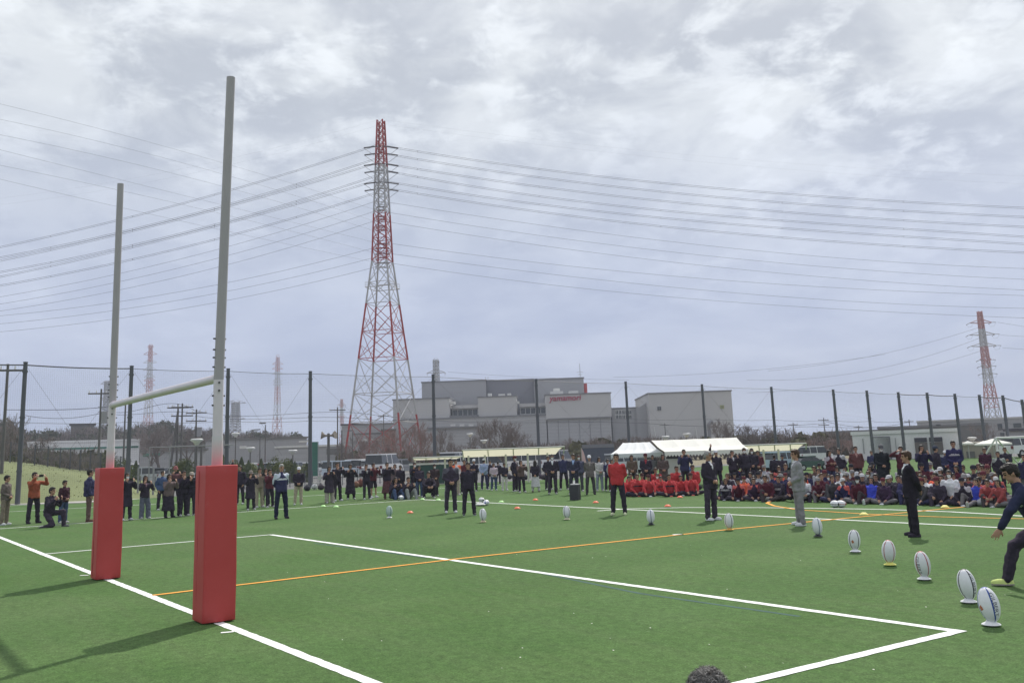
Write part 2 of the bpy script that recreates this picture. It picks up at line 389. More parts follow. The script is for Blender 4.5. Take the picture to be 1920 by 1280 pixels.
def hair_mesh(kind):
    mb = MB()
    if kind == 'long':
        mb.ell((0, -.016, .030), (.088, .104, .106), None, 20, 14); mb.loft([(0,-.085,-.24), (0,-.08,-.12), (0,-.06,.0)], [(.085,.035), (.092,.05), (.088,.07)], None, 16)
        for s in (1, -1): mb.cap((.075*s, -.03, .02), (.078*s, -.01, -.14), .026, .018)
    elif kind == 'bob':
        mb.ell((0, -.020, .028), (.092, .106, .108), None, 20, 14); mb.loft([(0,-.06,-.10), (0,-.05,-.03), (0,-.03,.03)], [(.088,.06), (.096,.075), (.092,.085)], None, 16)
    else:
        mb.ell((0, -.017, .034), (.086, .101, .101), None, 20, 14); mb.ell((0, -.05, -.015), (.076, .06, .07), None, 16, 10); mb.ell((0, .045, .088), (.06, .05, .032), None, 12, 8)
    def post(me):
        import bmesh
        bm = bmesh.new(); bm.from_mesh(me); dl = []
        for f in bm.faces:
            c = f.calc_center_median(); top = .052 if kind != 'thin' else .075
            if c.y > .045 and c.z < top and abs(c.x) < .075: dl.append(f)
            elif kind in ('short', 'thin') and c.y > .0 and c.z < (-.012 if abs(c.x) > .06 else .05) : dl.append(f)
        bmesh.ops.delete(bm, geom=dl, context='FACES'); bm.to_mesh(me); bm.free()
    return remeshed(mb, .0085, 2, .009, 42, (HAIRB,), post)
def cap_mesh(brim=True):
    mb = MB(); vs = []; n = 20
    rings = [(1.0, .035), (.99, .07), (.90, .105), (.66, .132), (.30, .146), (.05, .148)]
    for k, (r, z) in enumerate(rings):
        for i in range(n): a = 2*math.pi*i/n; vs.append((.094*r*math.cos(a), -.012+.112*r*math.sin(a), z))
    mb.add(vs, [(i*n+k, i*n+(k+1)%n, (i+1)*n+(k+1)%n, (i+1)*n+k) for i in range(5) for k in range(n)]+[tuple(5*n+k for k in range(n))])
    if brim:
        a = [(math.cos(R(t))*.080, math.sin(R(t))) for t in range(15, 166, 15)]
        vs = []
        for zz in (0, .006):
            for x, s in a: vs.append((x, .02+s*.070, .046-zz)); 
            for x, s in a: vs.append((x*.95, .055+s*.125, .040-zz-abs(x)*.18))
        m = len(a); fs = []
        for q in (0, 2*m):
            fs += [(q+i, q+i+1, q+m+i+1, q+m+i) for i in range(m-1)]
        fs += [(m+i, m+i+1, 3*m+i+1, 3*m+i) for i in range(m-1)]
        mb.add(vs, fs)
    else:   # wide bucket brim
        vs = []
        for r, z in ((1.0, .036), (1.42, .012), (1.42, .006), (1.0, .028)):
            for i in range(n): a = 2*math.pi*i/n; vs.append((.094*r*math.cos(a), -.012+.112*r*math.sin(a), z))
        mb.add(vs, [(i*n+k, i*n+(k+1)%n, (i+1)*n+(k+1)%n, (i+1)*n+k) for i in range(3) for k in range(n)])
    me = mb.mesh('cap', fab((.03,.03,.04)), True); return me
CACHE = {}
def cached(k, fn, *a):
    if k not in CACHE: CACHE[k] = fn(*a)
    return CACHE[k]
def put(name, me, root, mats, M=None):
    o = link(name, me, root)
    for i, m in enumerate(mats):
        if m is None or i >= len(o.material_slots): continue
        o.material_slots[i].link = 'OBJECT'; o.material_slots[i].material = m
    if M is not None: o.matrix_local = M
    return o
PHONE = mat('phone_body', (.02,.02,.022), .3, 0)
TOT = {}
def person(label, at, toward, pose='stand', h=1.70, top=(.03,.03,.04), bot=(.03,.03,.035), kind='jacket', legs='trousers', shoes=(.55,.55,.55), sole=None,
           hair='short', hairm=None, cap=None, bucket=False, skin=0, mask=False, shoulder=None, band=None, shirt=None, tie=None, side=None, group=None, cat='person', prop=None, arm_skin=False):
    p = POSES[pose]; root = thing('person', label, cat, group=group)
    root.location = (at[0], at[1], 0); d = Vector((toward[0]-at[0], toward[1]-at[1])); root.rotation_euler = (0, 0, math.atan2(-d.x, d.y))
    sc = h/1.72; root.scale = (sc*random.uniform(.97, 1.05), sc, sc)
    S = mat('skin', SKIN[skin], .6, .06, 20); MK = mat('mask', WHITE, .8, 0) if mask else None
    put('body', cached(('b', pose), body_mesh, pose), root, (S, DARK, MK or LIP, MK or S))
    t = fab(top); put({'coat': 'coat', 'suit': 'suit_jacket', 'puffer': 'padded_jacket'}.get(kind, 'jacket'), cached(('j', pose, kind), jacket_mesh, pose, kind), root,
        (t, fab(shoulder) if shoulder else t, fab(band) if band else t, fab(shirt) if shirt else t, fab(tie) if tie else (fab(shirt) if shirt else t)))
    b = fab(bot); put('skirt' if legs == 'skirt' else ('shorts' if legs == 'shorts' else 'trousers'), cached(('l', pose, legs), leg_mesh, pose, legs), root, (b, fab(side) if side else b))
    for s in (1, -1): put('shoe', cached(('s', pose, s), shoe_mesh, pose, s), root, (fab(shoes), fab(sole or shoes)))
    M = Matrix.Translation(p['head']) @ p['H'].to_4x4(); hm = hairm or HAIRB
    put('hair', cached(('h', hair), hair_mesh, hair), root, (hm,), M @ (Matrix.Scale(.93, 4) if cap and not bucket else Matrix.Identity(4)))
    if cap: put('cap', cached(('c', bucket), cap_mesh, not bucket), root, (fab(cap),), M)
    if prop is None and pose in ('phone', 'high', 'camera', 'sit_phone', 'kneel_camera'): prop = 'camera' if 'camera' in pose else 'phone'
    if prop in ('phone', 'camera'):
        c = (p['sh'][1][2]+p['sh'][1][3]*.10+p['sh'][-1][2]+p['sh'][-1][3]*.10)/2
        def mk():
            mb = MB()
            if prop == 'phone': mb.box((0,0,0), (.15,.009,.075))
            else: mb.box((0,0,0), (.13,.06,.09)); mb.box((0,0,.055), (.05,.05,.03)); mb.tube([(0,.03,0), (0,.10,0)], [.036,.04], 12)
            return mb.mesh('phone', PHONE)
        me = cached(('p', prop), mk); q = link(prop, me); Mw = Matrix.Translation(root.location) @ root.rotation_euler.to_matrix().to_4x4() @ Matrix.Diagonal((sc, sc, sc, 1))
        q.matrix_world = Mw @ Matrix.Translation(c) @ Matrix.Scale(1.15, 4)
        nm = label
        tag(q, ' '.join((('dark phone held up by the ' if prop == 'phone' else 'black camera held by the ')+nm).replace(',', '').split()[:16]), 'phone' if prop == 'phone' else 'camera', 'phones and cameras held by spectators')
    return root
# ------------------------------------------------------------------ ground
def turf_mat():
    m = bpy.data.materials.new('artificial_turf'); m.use_nodes = True; t = m.node_tree; b = t.nodes['Principled BSDF']; b.inputs['Roughness'].default_value = .95; b.inputs['Specular IOR Level'].default_value = .12
    c = t.nodes.new('ShaderNodeTexCoord')
    def n(sc, det, ro=.6, src=None):
        x = t.nodes.new('ShaderNodeTexNoise'); x.inputs['Scale'].default_value = sc; x.inputs['Detail'].default_value = det; x.inputs['Roughness'].default_value = ro
        t.links.new(src or c.outputs['Object'], x.inputs['Vector']); return x.outputs['Fac']
    def rmp(f, a, b_, c0, c1):
        r = t.nodes.new('ShaderNodeMapRange'); t.links.new(f, r.inputs[0]); r.inputs[1].default_value = a; r.inputs[2].default_value = b_; r.inputs[3].default_value = c0; r.inputs[4].default_value = c1; return r.outputs[0]
    def mul(a, b_):
        r = t.nodes.new('ShaderNodeMath'); r.operation = 'MULTIPLY'; t.links.new(a, r.inputs[0]); t.links.new(b_, r.inputs[1]); return r.outputs[0]
    def mx(f, a, b_):
        r = t.nodes.new('ShaderNodeMix'); r.data_type = 'RGBA'; t.links.new(f, r.inputs[0])
        for s, v in ((r.inputs[6], a), (r.inputs[7], b_)):
            if isinstance(v, tuple): s.default_value = v
            else: t.links.new(v, s)
        return r.outputs[2]
    mp = t.nodes.new('ShaderNodeMapping'); mp.inputs['Scale'].default_value = (.25, 3.2, 1); t.links.new(c.outputs['Object'], mp.inputs[0])
    patch = n(.35, 6); seam = n(1.0, 3, .5, mp.outputs[0]); sp_ = n(45, 4, .8); fine = n(9, 6, .8)
    col = mx(rmp(patch, .35, .65, 0, 1), (.060, .122, .032, 1), (.082, .150, .047, 1))
    col = mx(rmp(seam, .4, .65, 0, .35), col, (.092,.132,.055, 1))
    wv = t.nodes.new('ShaderNodeTexWave'); wv.wave_profile = 'TRI'; wv.bands_direction = 'X'; wv.inputs['Scale'].default_value = .078; wv.inputs['Distortion'].default_value = .25; t.links.new(c.outputs['Object'], wv.inputs[0])
    col = mx(rmp(wv.outputs['Fac'], .47, .53, 0, .28), col, (.060, .122, .036, 1))
    worn = n(.11, 7, .65); col = mx(rmp(worn, .52, .70, 0, .55), col, (.098, .140, .062, 1)); inf = n(2.2, 7, .7); col = mx(rmp(inf, .58, .74, 0, .5), col, (.045, .085, .032, 1))
    v = mul(rmp(sp_, .30, .70, .45, 1.55), rmp(fine, .30, .70, .62, 1.38))
    vm = t.nodes.new('ShaderNodeVectorMath'); vm.operation = 'SCALE'; t.links.new(col, vm.inputs[0]); t.links.new(v, vm.inputs['Scale']); t.links.new(vm.outputs[0], b.inputs['Base Color'])
    bp = t.nodes.new('ShaderNodeBump'); bp.inputs['Strength'].default_value = .5; bp.inputs['Distance'].default_value = .015; t.links.new(sp_, bp.inputs['Height']); t.links.new(bp.outputs[0], b.inputs['Normal'])
    return m
TURF = turf_mat()
def sheet(name, poly, z, m, label=None):
    mb = MB(); mb.add([(p[0], p[1], z) for p in poly], [tuple(range(len(poly)))])
    o = ob(name, mb, m); tag(o, kind='structure'); return o
DRY = mat('dry_ground', (.20,.175,.11), .95, .2, .35, bump=.2); ASPH = mat('asphalt', (.13,.13,.13), .9, .12, 1.5); PATHM = mat('path_paving', (.42,.40,.37), .9, .08, 2)
sheet('ground', [(-2500,-2500), (2500,-2500), (2500,2500), (-2500,2500)], -.03, DRY)
edge = [(-400,958), (0,947), (150,943), (300,932), (560,916), (760,910), (1000,900), (1150,893), (1250,878), (1500,866), (1900,856), (2300,850)]
pl = [G(x, y) for x, y in edge]
sheet('turf', [(p.x, p.y) for p in pl]+[(60, 60), (60, -60), (-40, -60)], 0.0, TURF)
sheet('path', [tuple(G(x, y)[:2]) for x, y in ((-400,957), (0,945.5), (150,941.5), (262,935.5), (330,921), (200,923), (0,926), (-400,936))], -.008, PATHM)
sheet('parking_lot', [tuple(G(x, y)[:2]) for x, y in ((-200,893), (300,888), (1150,880), (1500,862), (1960,846), (1960,838), (1200,852), (300,872), (-200,882))], -.018, ASPH)
# grass bank on the left with its fence
bank = MB(); cols = []; xs = list(range(-260, 321, 20))
for x in xs:
    k = max(0.0, min(1.0, (300-x)/330.0)); top = .25+2.35*(k**.75)
    if x > 250: top *= (320-x)/70.0
    row = []
    for D, hh in ((56.5, -.03), (58, .12), (62, .5), (67, .86), (72, 1.0), (80, 1.02), (95, .9)):
        g_ = GD(x, D+(300-x)*.006); row.append((g_.x, g_.y, max(-.05, top*hh)+ (noise.noise(Vector((g_.x*.3, g_.y*.3, 0)))*.12 if 0 < hh < 1.1 and D > 57 else 0)))
    cols.append(row)
n7 = 7; bank.add([p for r_ in cols for p in r_], [(i*n7+j, (i+1)*n7+j, (i+1)*n7+j+1, i*n7+j+1) for i in range(len(xs)-1) for j in range(n7-1)])
tag(ob('grass_bank', bank, mat('bank_grass', (.165,.19,.085), .95, .26, .16, bump=.1), smooth=True), kind='structure')
# blades on the bank's crest and face
def tufts(n, fn, h, m, name, label):
    mb = MB()
    for _ in range(n):
        p = fn(); a = random.uniform(0, 6.28); w = .05; l_ = random.uniform(.4, 1)*h; dx = random.uniform(-.1, .1)
        mb.add([(p[0]-w*math.cos(a), p[1]-w*math.sin(a), p[2]-.02), (p[0]+w*math.cos(a), p[1]+w*math.sin(a), p[2]-.02), (p[0]+dx, p[1]+dx, p[2]+l_)], [(0,1,2)])
    return tag(ob(name, mb, m), label, 'grass', kind='stuff')
def bankpt():
    i = random.randrange(len(xs)-1); j = random.randrange(1, 5); a, b = random.random(), random.random()
    P = [Vector(cols[i][j]), Vector(cols[i+1][j]), Vector(cols[i+1][j+1]), Vector(cols[i][j+1])]
    return (P[0]*(1-a)+P[1]*a)*(1-b)+(P[3]*(1-a)+P[2]*a)*b
tufts(1400, bankpt, .07, mat('straw_grass', (.27,.27,.12), .9, .2, 1), 'bank_grass_tufts', 'dry yellow green grass growing on the slope at left')

# ------------------------------------------------------------------ pitch markings
WL = mat('white_line', (.80,.81,.80), .9, .05, 30); OL = mat('orange_line', (.80,.36,.06), .9, .06, 30); BL = mat('faded_blue_line', (.052,.105,.085), .95, .25, 2)
def strip(mb, a, b, w):
    a = Vector(a[:2]); b = Vector(b[:2]); d = (b-a).normalized(); n = Vector((-d.y, d.x))*w/2; k = max(1, min(600, int((b-a).length/.10))); o = []
    for i in range(k+1):
        p = a+(b-a)*i/k; j = [1+noise.noise(Vector((p.x*6, p.y*6, q)))*.16+random.uniform(-.07, .07) for q in (0, 5)]; o += [(p.x+n.x*j[0], p.y+n.y*j[0], 0), (p.x-n.x*j[1], p.y-n.y*j[1], 0)]
    mb.add(o, [(2*i, 2*i+1, 2*i+3, 2*i+2) for i in range(k)])
def marking(name, segs, w, z, m):
    mb = MB()
    for a, b in segs: strip(mb, a, b, w)
    mb.v = [(x, y, z) for x, y, _ in mb.v]; return tag(ob(name, mb, m), kind='structure')
P2 = lambda x, y: G(x, y)
c1_, c2_ = P2(508, 1002), P2(1797, 1183); a1_ = P2(86, 1038); b1_ = c2_+(P2(1385, 1282)-c2_)*2.2
# outer penalty-area corner and lines
c3_ = P2(790, 936); marking('pitch_line_goal', [((-30, 0), (11.5, 0))], .12, .0035, WL)
marking('pitch_line_goal_area', [(c1_, c2_)], .12, .0035, WL); marking('pitch_line_goal_area_left', [(a1_, c1_)], .10, .005, WL); marking('pitch_line_goal_area_right', [(c2_+(c2_-b1_).normalized()*.06, b1_)], .12, .005, WL)
e3_ = P2(1905, 990); marking('pitch_line_penalty_area', [(c3_, c3_+(e3_-c3_)*1.6)], .12, .0035, WL)
marking('pitch_line_penalty_area_left', [(c3_, c3_+(P2(0, 991)-c3_)*1.5)], .10, .005, WL)
s_, t_ = P2(-60, 963), P2(703, 922.6); marking('touchline', [(s_, t_+(t_-s_)*.0), (t_, P2(980, 906))], .12, .0035, WL)
marking('outer_line', [(P2(-40, 951), P2(120, 942.5))], .12, .0075, WL)
marking('spot_mark', [(P2(1262, 1002.5), P2(1281, 1001.5))], .16, .0075, WL)
marking('post_mark', [(P2(414, 1186), P2(438, 1184)), (P2(150, 1078.5), P2(166, 1078))], .06, .005, WL)
arc = [P2(x, y) for x, y in ((1120,957.5), (1175,953.5), (1290,951), (1420,951.3), (1530,952.5), (1650,954.5), (1780,959), (1907,966.5), (2000,972))]
marking('penalty_arc', list(zip(arc[:-1], arc[1:])), .12, .005, WL)
marking('orange_centre_line', [(P2(286, 1116), P2(862, 1047)), (P2(862, 1047), P2(1370, 992)), (P2(1370, 992), P2(1810, 950))], .10, .0075, OL)
oa = [P2(x, y) for x, y in ((1447,938.5), (1438,943), (1452,948.5), (1500,956), (1560,959.5), (1620,963.5), (1760,969), (1915,972.5), (2000,974))]
marking('orange_arc', list(zip(oa[:-1], oa[1:])), .10, .0095, OL)
marking('faded_blue_line', [(P2(590, 1018), P2(800, 1045)), (P2(985, 1068), P2(1200, 1112)), (P2(1200, 1112), P2(1500, 1155))], .07, .002, BL)
marking('faded_yellow_line', [(P2(560, 948), P2(760, 934)), (P2(760, 934), P2(1000, 922))], .08, .002, mat('faded_yellow_line', (.15,.17,.055), .95, .2, 3))
mb = MB()
for _ in range(45):
    p = G(random.uniform(480, 1900), random.uniform(1010, 1275)); r_ = random.uniform(.004, .009); a = random.uniform(0, 3); z = .012
    mb.add([(p.x+r_*math.cos(a), p.y+r_*math.sin(a), z), (p.x-r_*math.sin(a), p.y+r_*math.cos(a), z+.004), (p.x-r_*1.6*math.cos(a), p.y-r_*1.6*math.sin(a), z+.002), (p.x+r_*math.sin(a), p.y-r_*math.cos(a), z)], [(0,1,2,3)])
tag(ob('petals', mb, mat('petal', (.7,.68,.62), .9, 0)), 'tiny pale petals and scraps scattered over the green turf', 'petals', kind='stuff')

# ------------------------------------------------------------------ rugby goal
def stain_mat():
    m = bpy.data.materials.new('red_stained_paint'); m.use_nodes = True; t = m.node_tree; b = t.nodes['Principled BSDF']; b.inputs['Roughness'].default_value = .45
    c = t.nodes.new('ShaderNodeTexCoord'); s = t.nodes.new('ShaderNodeSeparateXYZ'); t.links.new(c.outputs['Object'], s.inputs[0]); r = t.nodes.new('ShaderNodeMapRange'); t.links.new(s.outputs[2], r.inputs[0]); r.inputs[1].default_value = 1.84; r.inputs[2].default_value = 2.16
    x = t.nodes.new('ShaderNodeMix'); x.data_type = 'RGBA'; t.links.new(r.outputs[0], x.inputs[0]); x.inputs[6].default_value = (.66,.30,.32,1); x.inputs[7].default_value = (.64,.61,.63,1); t.links.new(x.outputs[2], b.inputs[0]); return m
PAINT = mat('white_post_paint', (.68,.62,.66), .38, .05, 3, spec=.4); PINK = stain_mat(); BOLT = mat('bolt_steel', (.10,.10,.10), .4, 0, metal=.6)
def pad_mat():
    m = bpy.data.materials.new('red_pad_vinyl'); m.use_nodes = True; t = m.node_tree; b = t.nodes['Principled BSDF']
    c = t.nodes.new('ShaderNodeTexCoord'); n = t.nodes.new('ShaderNodeTexNoise'); n.inputs['Scale'].default_value = 2.2; n.inputs['Detail'].default_value = 6; t.links.new(c.outputs['Object'], n.inputs[0])
    x = t.nodes.new('ShaderNodeMix'); x.data_type = 'RGBA'; x.inputs[6].default_value = (.42,.036,.036,1); x.inputs[7].default_value = (.52,.068,.066,1); t.links.new(n.outputs[0], x.inputs[0]); t.links.new(x.outputs[2], b.inputs['Base Color'])
    n3 = t.nodes.new('ShaderNodeTexNoise'); n3.inputs['Scale'].default_value = 7; n3.inputs['Detail'].default_value = 9; n3.inputs['Roughness'].default_value = .75; t.links.new(c.outputs['Object'], n3.inputs[0]); r3 = t.nodes.new('ShaderNodeMapRange'); t.links.new(n3.outputs[0], r3.inputs[0]); r3.inputs[1].default_value = .60; r3.inputs[2].default_value = .78; r3.inputs[4].default_value = .45; x3 = t.nodes.new('ShaderNodeMix'); x3.data_type = 'RGBA'; t.links.new(r3.outputs[0], x3.inputs[0]); t.links.new(x.outputs[2], x3.inputs[6]); x3.inputs[7].default_value = (.50,.16,.15,1); t.links.new(x3.outputs[2], b.inputs['Base Color']); b.inputs['Roughness'].default_value = .55; n2 = t.nodes.new('ShaderNodeTexNoise'); n2.inputs['Scale'].default_value = 90; t.links.new(c.outputs['Object'], n2.inputs[0])
    bp = t.nodes.new('ShaderNodeBump'); bp.inputs['Strength'].default_value = .25; bp.inputs['Distance'].default_value = .004; t.links.new(n2.outputs[0], bp.inputs['Height']); t.links.new(bp.outputs[0], b.inputs['Normal']); return m
PAD = pad_mat()
gp = thing('rugby_goal', 'tall white H shaped rugby goal with two uprights and a crossbar', 'rugby goal', (0,0,0))
for s in (1, -1):
    x = 2.84*s; post_ = ob('upright', (lambda m_: (m_.tube([(x,0,1.7), (x,0,2.05), (x,0,2.9)], [.062,.062,.062], 24, 0), m_.tube([(x,0,2.9), (x+(.045 if s > 0 else -.01),(.065 if s > 0 else -.015),6.94)], [.062,.056], 24, 1), m_)[-1])(MB()), [PAINT, mat('post_paint_backlit_shade', (.38,.355,.37), .42, .06, 3, spec=.4)], gp, True)  # upper length greyer: its backlit shade is painted into the post colour
    foot = MB(); foot.tube([(x,0,0), (x,0,1.0), (x,0,2.02)], [.066,.066,.064], 24); ob('upright_sleeve', foot, PAINT, gp, True)
    st = MB(); st.tube([(x,0,1.8), (x,0,2.2)], [.0675,.0665], 24); ob('red_stain', st, PINK, gp, True)
    bo = MB()
    for k, z in enumerate((3.42, 3.28, 3.18, 2.70, 2.58, 3.06)):
        for sx in (-1, 1): bo.tube([(x, sx*.05, z), (x, sx*.082, z)], [.011,.011], 6)
    for z in (2.86, 2.76): bo.tube([(x+.055, -.012, z), (x+.078, -.018, z)], [.014,.014], 8)
    ob('bolts', bo, BOLT, gp)
cbm = MB(); cbm.tube([(-2.79,0,2.92), (0,0,2.925), (2.79,0,2.92)], [.055,.055,.055], 24); ob('crossbar', cbm, PAINT, gp, True)
sl = MB()
for s in (1, -1): sl.tube([(2.84*s-.12*s,0,2.92), (2.84*s-.02*s,0,2.92)], [.064,.064], 20)
ob('crossbar_socket', sl, PAINT, gp, True)
def pad(x, lab):
    import bmesh
    me = bpy.data.meshes.new('post_pad'); bm = bmesh.new(); bmesh.ops.create_cube(bm, size=1)
    for v in bm.verts: v.co = Vector((v.co.x*.40, v.co.y*.40, (v.co.z+.5)*1.83+.012))
    bmesh.ops.bevel(bm, geom=[e for e in bm.edges], offset=.013, segments=2, affect='EDGES', profile=.5)
    bmesh.ops.subdivide_edges(bm, edges=[e for e in bm.edges if e.calc_length() > .3], cuts=14, use_grid_fill=True)
    for v in bm.verts:
        c = v.co; b_ = noise.noise(Vector((c.x*3+x, c.y*3, c.z*2.2)))*.008
        v.co += Vector((c.x, c.y, 0)).normalized()*b_ if Vector((c.x, c.y, 0)).length > .05 else Vector((0,0,0))
    bm.to_mesh(me); bm.free(); me.materials.append(PAD)
    for f in me.polygons: f.use_smooth = True
    r = thing('post_pad', lab, 'post pad', (x, 0, 0), group='red pads round the goal posts'); link('pad_cover', me, r)
    sm = MB(); sm.tube([(-.06,-.199,.06), (-.06,-.199,1.78)], .0035, 5); ob('seam', sm, mat('dark_seam', (.22,.02,.03), .8, 0), r)
    return r
pad(2.84, 'red square foam pad round the nearer right hand goal post'); pad(-2.84, 'red square foam pad round the farther left hand goal post')

# ------------------------------------------------------------------ rugby balls
BALLW = mat('ball_white', (.72,.73,.76), .45, .05, 40); INK = mat('ball_print', (.05,.055,.07), .5, 0)
def ball(label, at, accent=(.06,.09,.30), rot=0.0, tee=(.8,.8,.82), lying=False, base=None, L_=.17, text=False, logo=None, group='rugby balls standing on kicking tees'):
    rad = (.100, .100, L_); mb = MB(); seg, ring = 40, 28; mb.ell((0,0,0), rad, None, 80, ring)
    mi = []; tee_h = .05
    for i, f in enumerate(mb.f):
        c = sum((Vector(mb.v[k]) for k in f), Vector())/len(f); a = math.degrees(math.atan2(c.y, c.x))%90; z = c.z/L_
        d_ = min(a, 90-a); k = 0
        if d_ < 2.6: k = 1
        if d_ < 9*abs(z)+1 and abs(z) > .35 and a < 45: k = 1
        if z > .955: k = 1
        mi.append(k)
    mb.m = mi; t = thing('rugby_ball', label, 'rugby ball', group=group)
    bm_ = link('ball_body', mb.mesh('ball_body', [base or BALLW, mat('ball_accent', accent, .5, 0)], True), t)
    if text:
        cu = bpy.data.curves.new('t', 'FONT'); cu.body = 'GILBERT'; cu.size = .062; cu.align_x = 'CENTER'; cu.align_y = 'CENTER'
        to = bpy.data.objects.new('t', cu); COL.objects.link(to); me = bpy.data.meshes.new_from_object(to.evaluated_get(bpy.context.evaluated_depsgraph_get())); bpy.data.objects.remove(to)
        import bmesh
        bm = bmesh.new(); bm.from_mesh(me); bmesh.ops.triangulate(bm, faces=bm.faces); bmesh.ops.subdivide_edges(bm, edges=[e for e in bm.edges if e.calc_length() > .012], cuts=2); bm.to_mesh(me); bm.free()
        for v in me.vertices:
            z = -v.co.x; a = R(text)+v.co.y/.1; q = .1015*math.sqrt(max(0, 1-(z/L_)**2)); v.co = Vector((q*math.cos(a), q*math.sin(a), z))
        me.materials.clear(); me.materials.append(INK); link('lettering', me, bm_)
    if logo:
        lm = MB(); n = 14; vs = [(0, 0)]+[(.020*(1+.35*math.sin(3*k))*math.cos(2*math.pi*k/n), .026*(1+.25*math.cos(2*k))*math.sin(2*math.pi*k/n)) for k in range(n)]
        pts = []
        for (u, w) in vs: z = -.02+w; q = .1018*math.sqrt(1-(z/L_)**2); a = R(logo)+u/.1; pts.append((q*math.cos(a), q*math.sin(a), z))
        lm.add(pts, [(0, 1+k, 1+(k+1)%n) for k in range(n)]); ob('emblem', lm, mat('emblem_print', (.42,.15,.08), .5, 0), bm_)
    if lying:
        t.location = (at[0], at[1], .10); bm_.rotation_euler = (R(90), 0, rot); 
    else:
        t.location = (at[0], at[1], L_+tee_h-.012); bm_.rotation_euler = (R(random.uniform(-2, 8)), R(random.uniform(-7, 4)), rot)
        tm = MB(); vs = []
        tm.loft([(0,0,.004), (0,0,.010), (0,0,.026), (0,0,.046), (0,0,tee_h)], [(.092,.092), (.088,.088), (.055,.055), (.036,.036), (.040,.040)], None, 24)
        tt = ob('kicking_tee', tm, mat('tee_plastic', tee, .5, 0), smooth=True, loc=(at[0], at[1], .012)); tag(tt, ('low plastic kicking tee under the '+label)[:200], 'kicking tee', 'kicking tees under the balls')
        tt['label'] = ' '.join(tt['label'].split()[:16])
    return t
BLU, RED_, BLK, GRN = (.05,.09,.32), (.35,.07,.08), (.03,.03,.035), (.05,.16,.14)
g_ = G
ball('white rugby ball with blue stripes and orange emblem, nearest of the line', g_(1859,1173), BLU, R(-42), text=15, logo=-70)
ball('white rugby ball with a dark seam, second nearest of the line', g_(1817,1130), BLK, R(-24), text=10)
ball('white rugby ball with red brown stripe, on a white tee beside the yellow tee', g_(1733,1087), RED_, R(-18), text=-75)
ball('white rugby ball standing on the bright yellow tee', g_(1669,1060), RED_, R(-8), tee=(.75,.72,.18))
ball('white rugby ball with orange emblem, just left of the yellow tee', g_(1604,1035), BLK, R(-12), logo=-60)
ball('pale blue grey rugby ball nearest the feet of the man in grey suit', g_(1534,1006), (.10,.14,.22), R(-30), tee=(.03,.03,.04))
ball('white rugby ball on the orange tee upon the orange line', g_(1368,994), BLK, R(-10), tee=(.70,.40,.08))
ball('pale rugby ball on a black tee between the red jacket man and silver haired man', g_(1221,984), (.08,.12,.22), R(-40), tee=(.02,.02,.03))
ball('white rugby ball alone between the two black tracksuit men and the man in red', g_(1063,974), BLK, R(10), tee=(.6,.55,.4))
ball('white rugby ball with dark oval panel, right of the two black tracksuit men', g_(906,979), BLK, R(35), tee=(.6,.5,.35))
ball('grey green rugby ball farthest left of the line, near the small red disc', g_(730,971), GRN, R(0), base=mat('ball_green_grey', (.42,.52,.48), .5, .05, 30))
ball('dark patterned rugby ball lying behind the two black tracksuit men', g_(903,942), BLK, R(80), lying=True, group='loose rugby balls on the turf'); ball('white rugby ball lying at the white bag behind the tracksuit men', g_(912,947), BLU, R(40), lying=True, group='loose rugby balls on the turf')
ball('cream rugby ball lying left of a pair before the seated crowd', g_(1566,951), BLK, R(75), lying=True, group='loose rugby balls on the turf'); ball('cream rugby ball lying right of a pair before the seated crowd', g_(1577,951), RED_, R(95), lying=True, group='loose rugby balls on the turf')
ball('white ball lying by the seated spectators left of the tracksuit men', g_(752,937), BLK, R(30), lying=True, group='loose rugby balls on the turf')
ball('green and orange ball beside the seated child in white', g_(1766,943), (.75,.25,.06), R(85), lying=True, base=mat('ball_lime', (.20,.65,.15), .5, 0), group='loose rugby balls on the turf')
def disc(label, x, y, c, r=.11):
    mb = MB(); n = 20; vs = []
    for rr_, z in ((r, 0), (r*.93, .012), (r*.45, .055), (r*.30, .058), (r*.30, .050)):
        for k in range(n): vs.append((rr_*math.cos(2*math.pi*k/n), rr_*math.sin(2*math.pi*k/n), z))
    mb.add(vs, [(i*n+k, i*n+(k+1)%n, (i+1)*n+(k+1)%n, (i+1)*n+k) for i in range(4) for k in range(n)])
    o = ob('marker_cone', mb, mat('cone_plastic', c, .5, .03), smooth=True, loc=(G(x, y).x, G(x, y).y, .02)); tag(o, label, 'marker cone', 'flat marker cones on the turf')
OR_, YE, LG = (.80,.16,.08), (.80,.72,.22), (.45,.78,.30)
for a in (('orange red marker disc right of the grey green ball', 769, 962, OR_), ('orange red marker disc left of the lone ball', 970, 954, OR_), ('small red marker disc on the turf before the white skirt', 1004, 938, OR_),
          ('red marker disc just left of the man in red jacket', 1117, 943, OR_), ('pink red marker disc on the line before the red squad', 1252, 950, OR_), ('pale red marker disc close before the seated red squad', 1275, 933, OR_),
          ('yellow marker disc on the orange line between the two suited men', 1620, 966, YE), ('yellow marker disc at the far end of the orange line', 1772, 952, YE),
          ('pale green marker disc on the far line, farthest left', 606, 950, LG), ('pale green marker disc on the far line, second from left', 630, 951, LG),
          ('pale green marker disc at the corner of the far lines', 792, 937, LG), ('pale green marker disc just right of the line corner', 822, 938, LG), ('pale green marker disc on the line right of the tracksuit men', 940, 942, LG)): disc(*a)

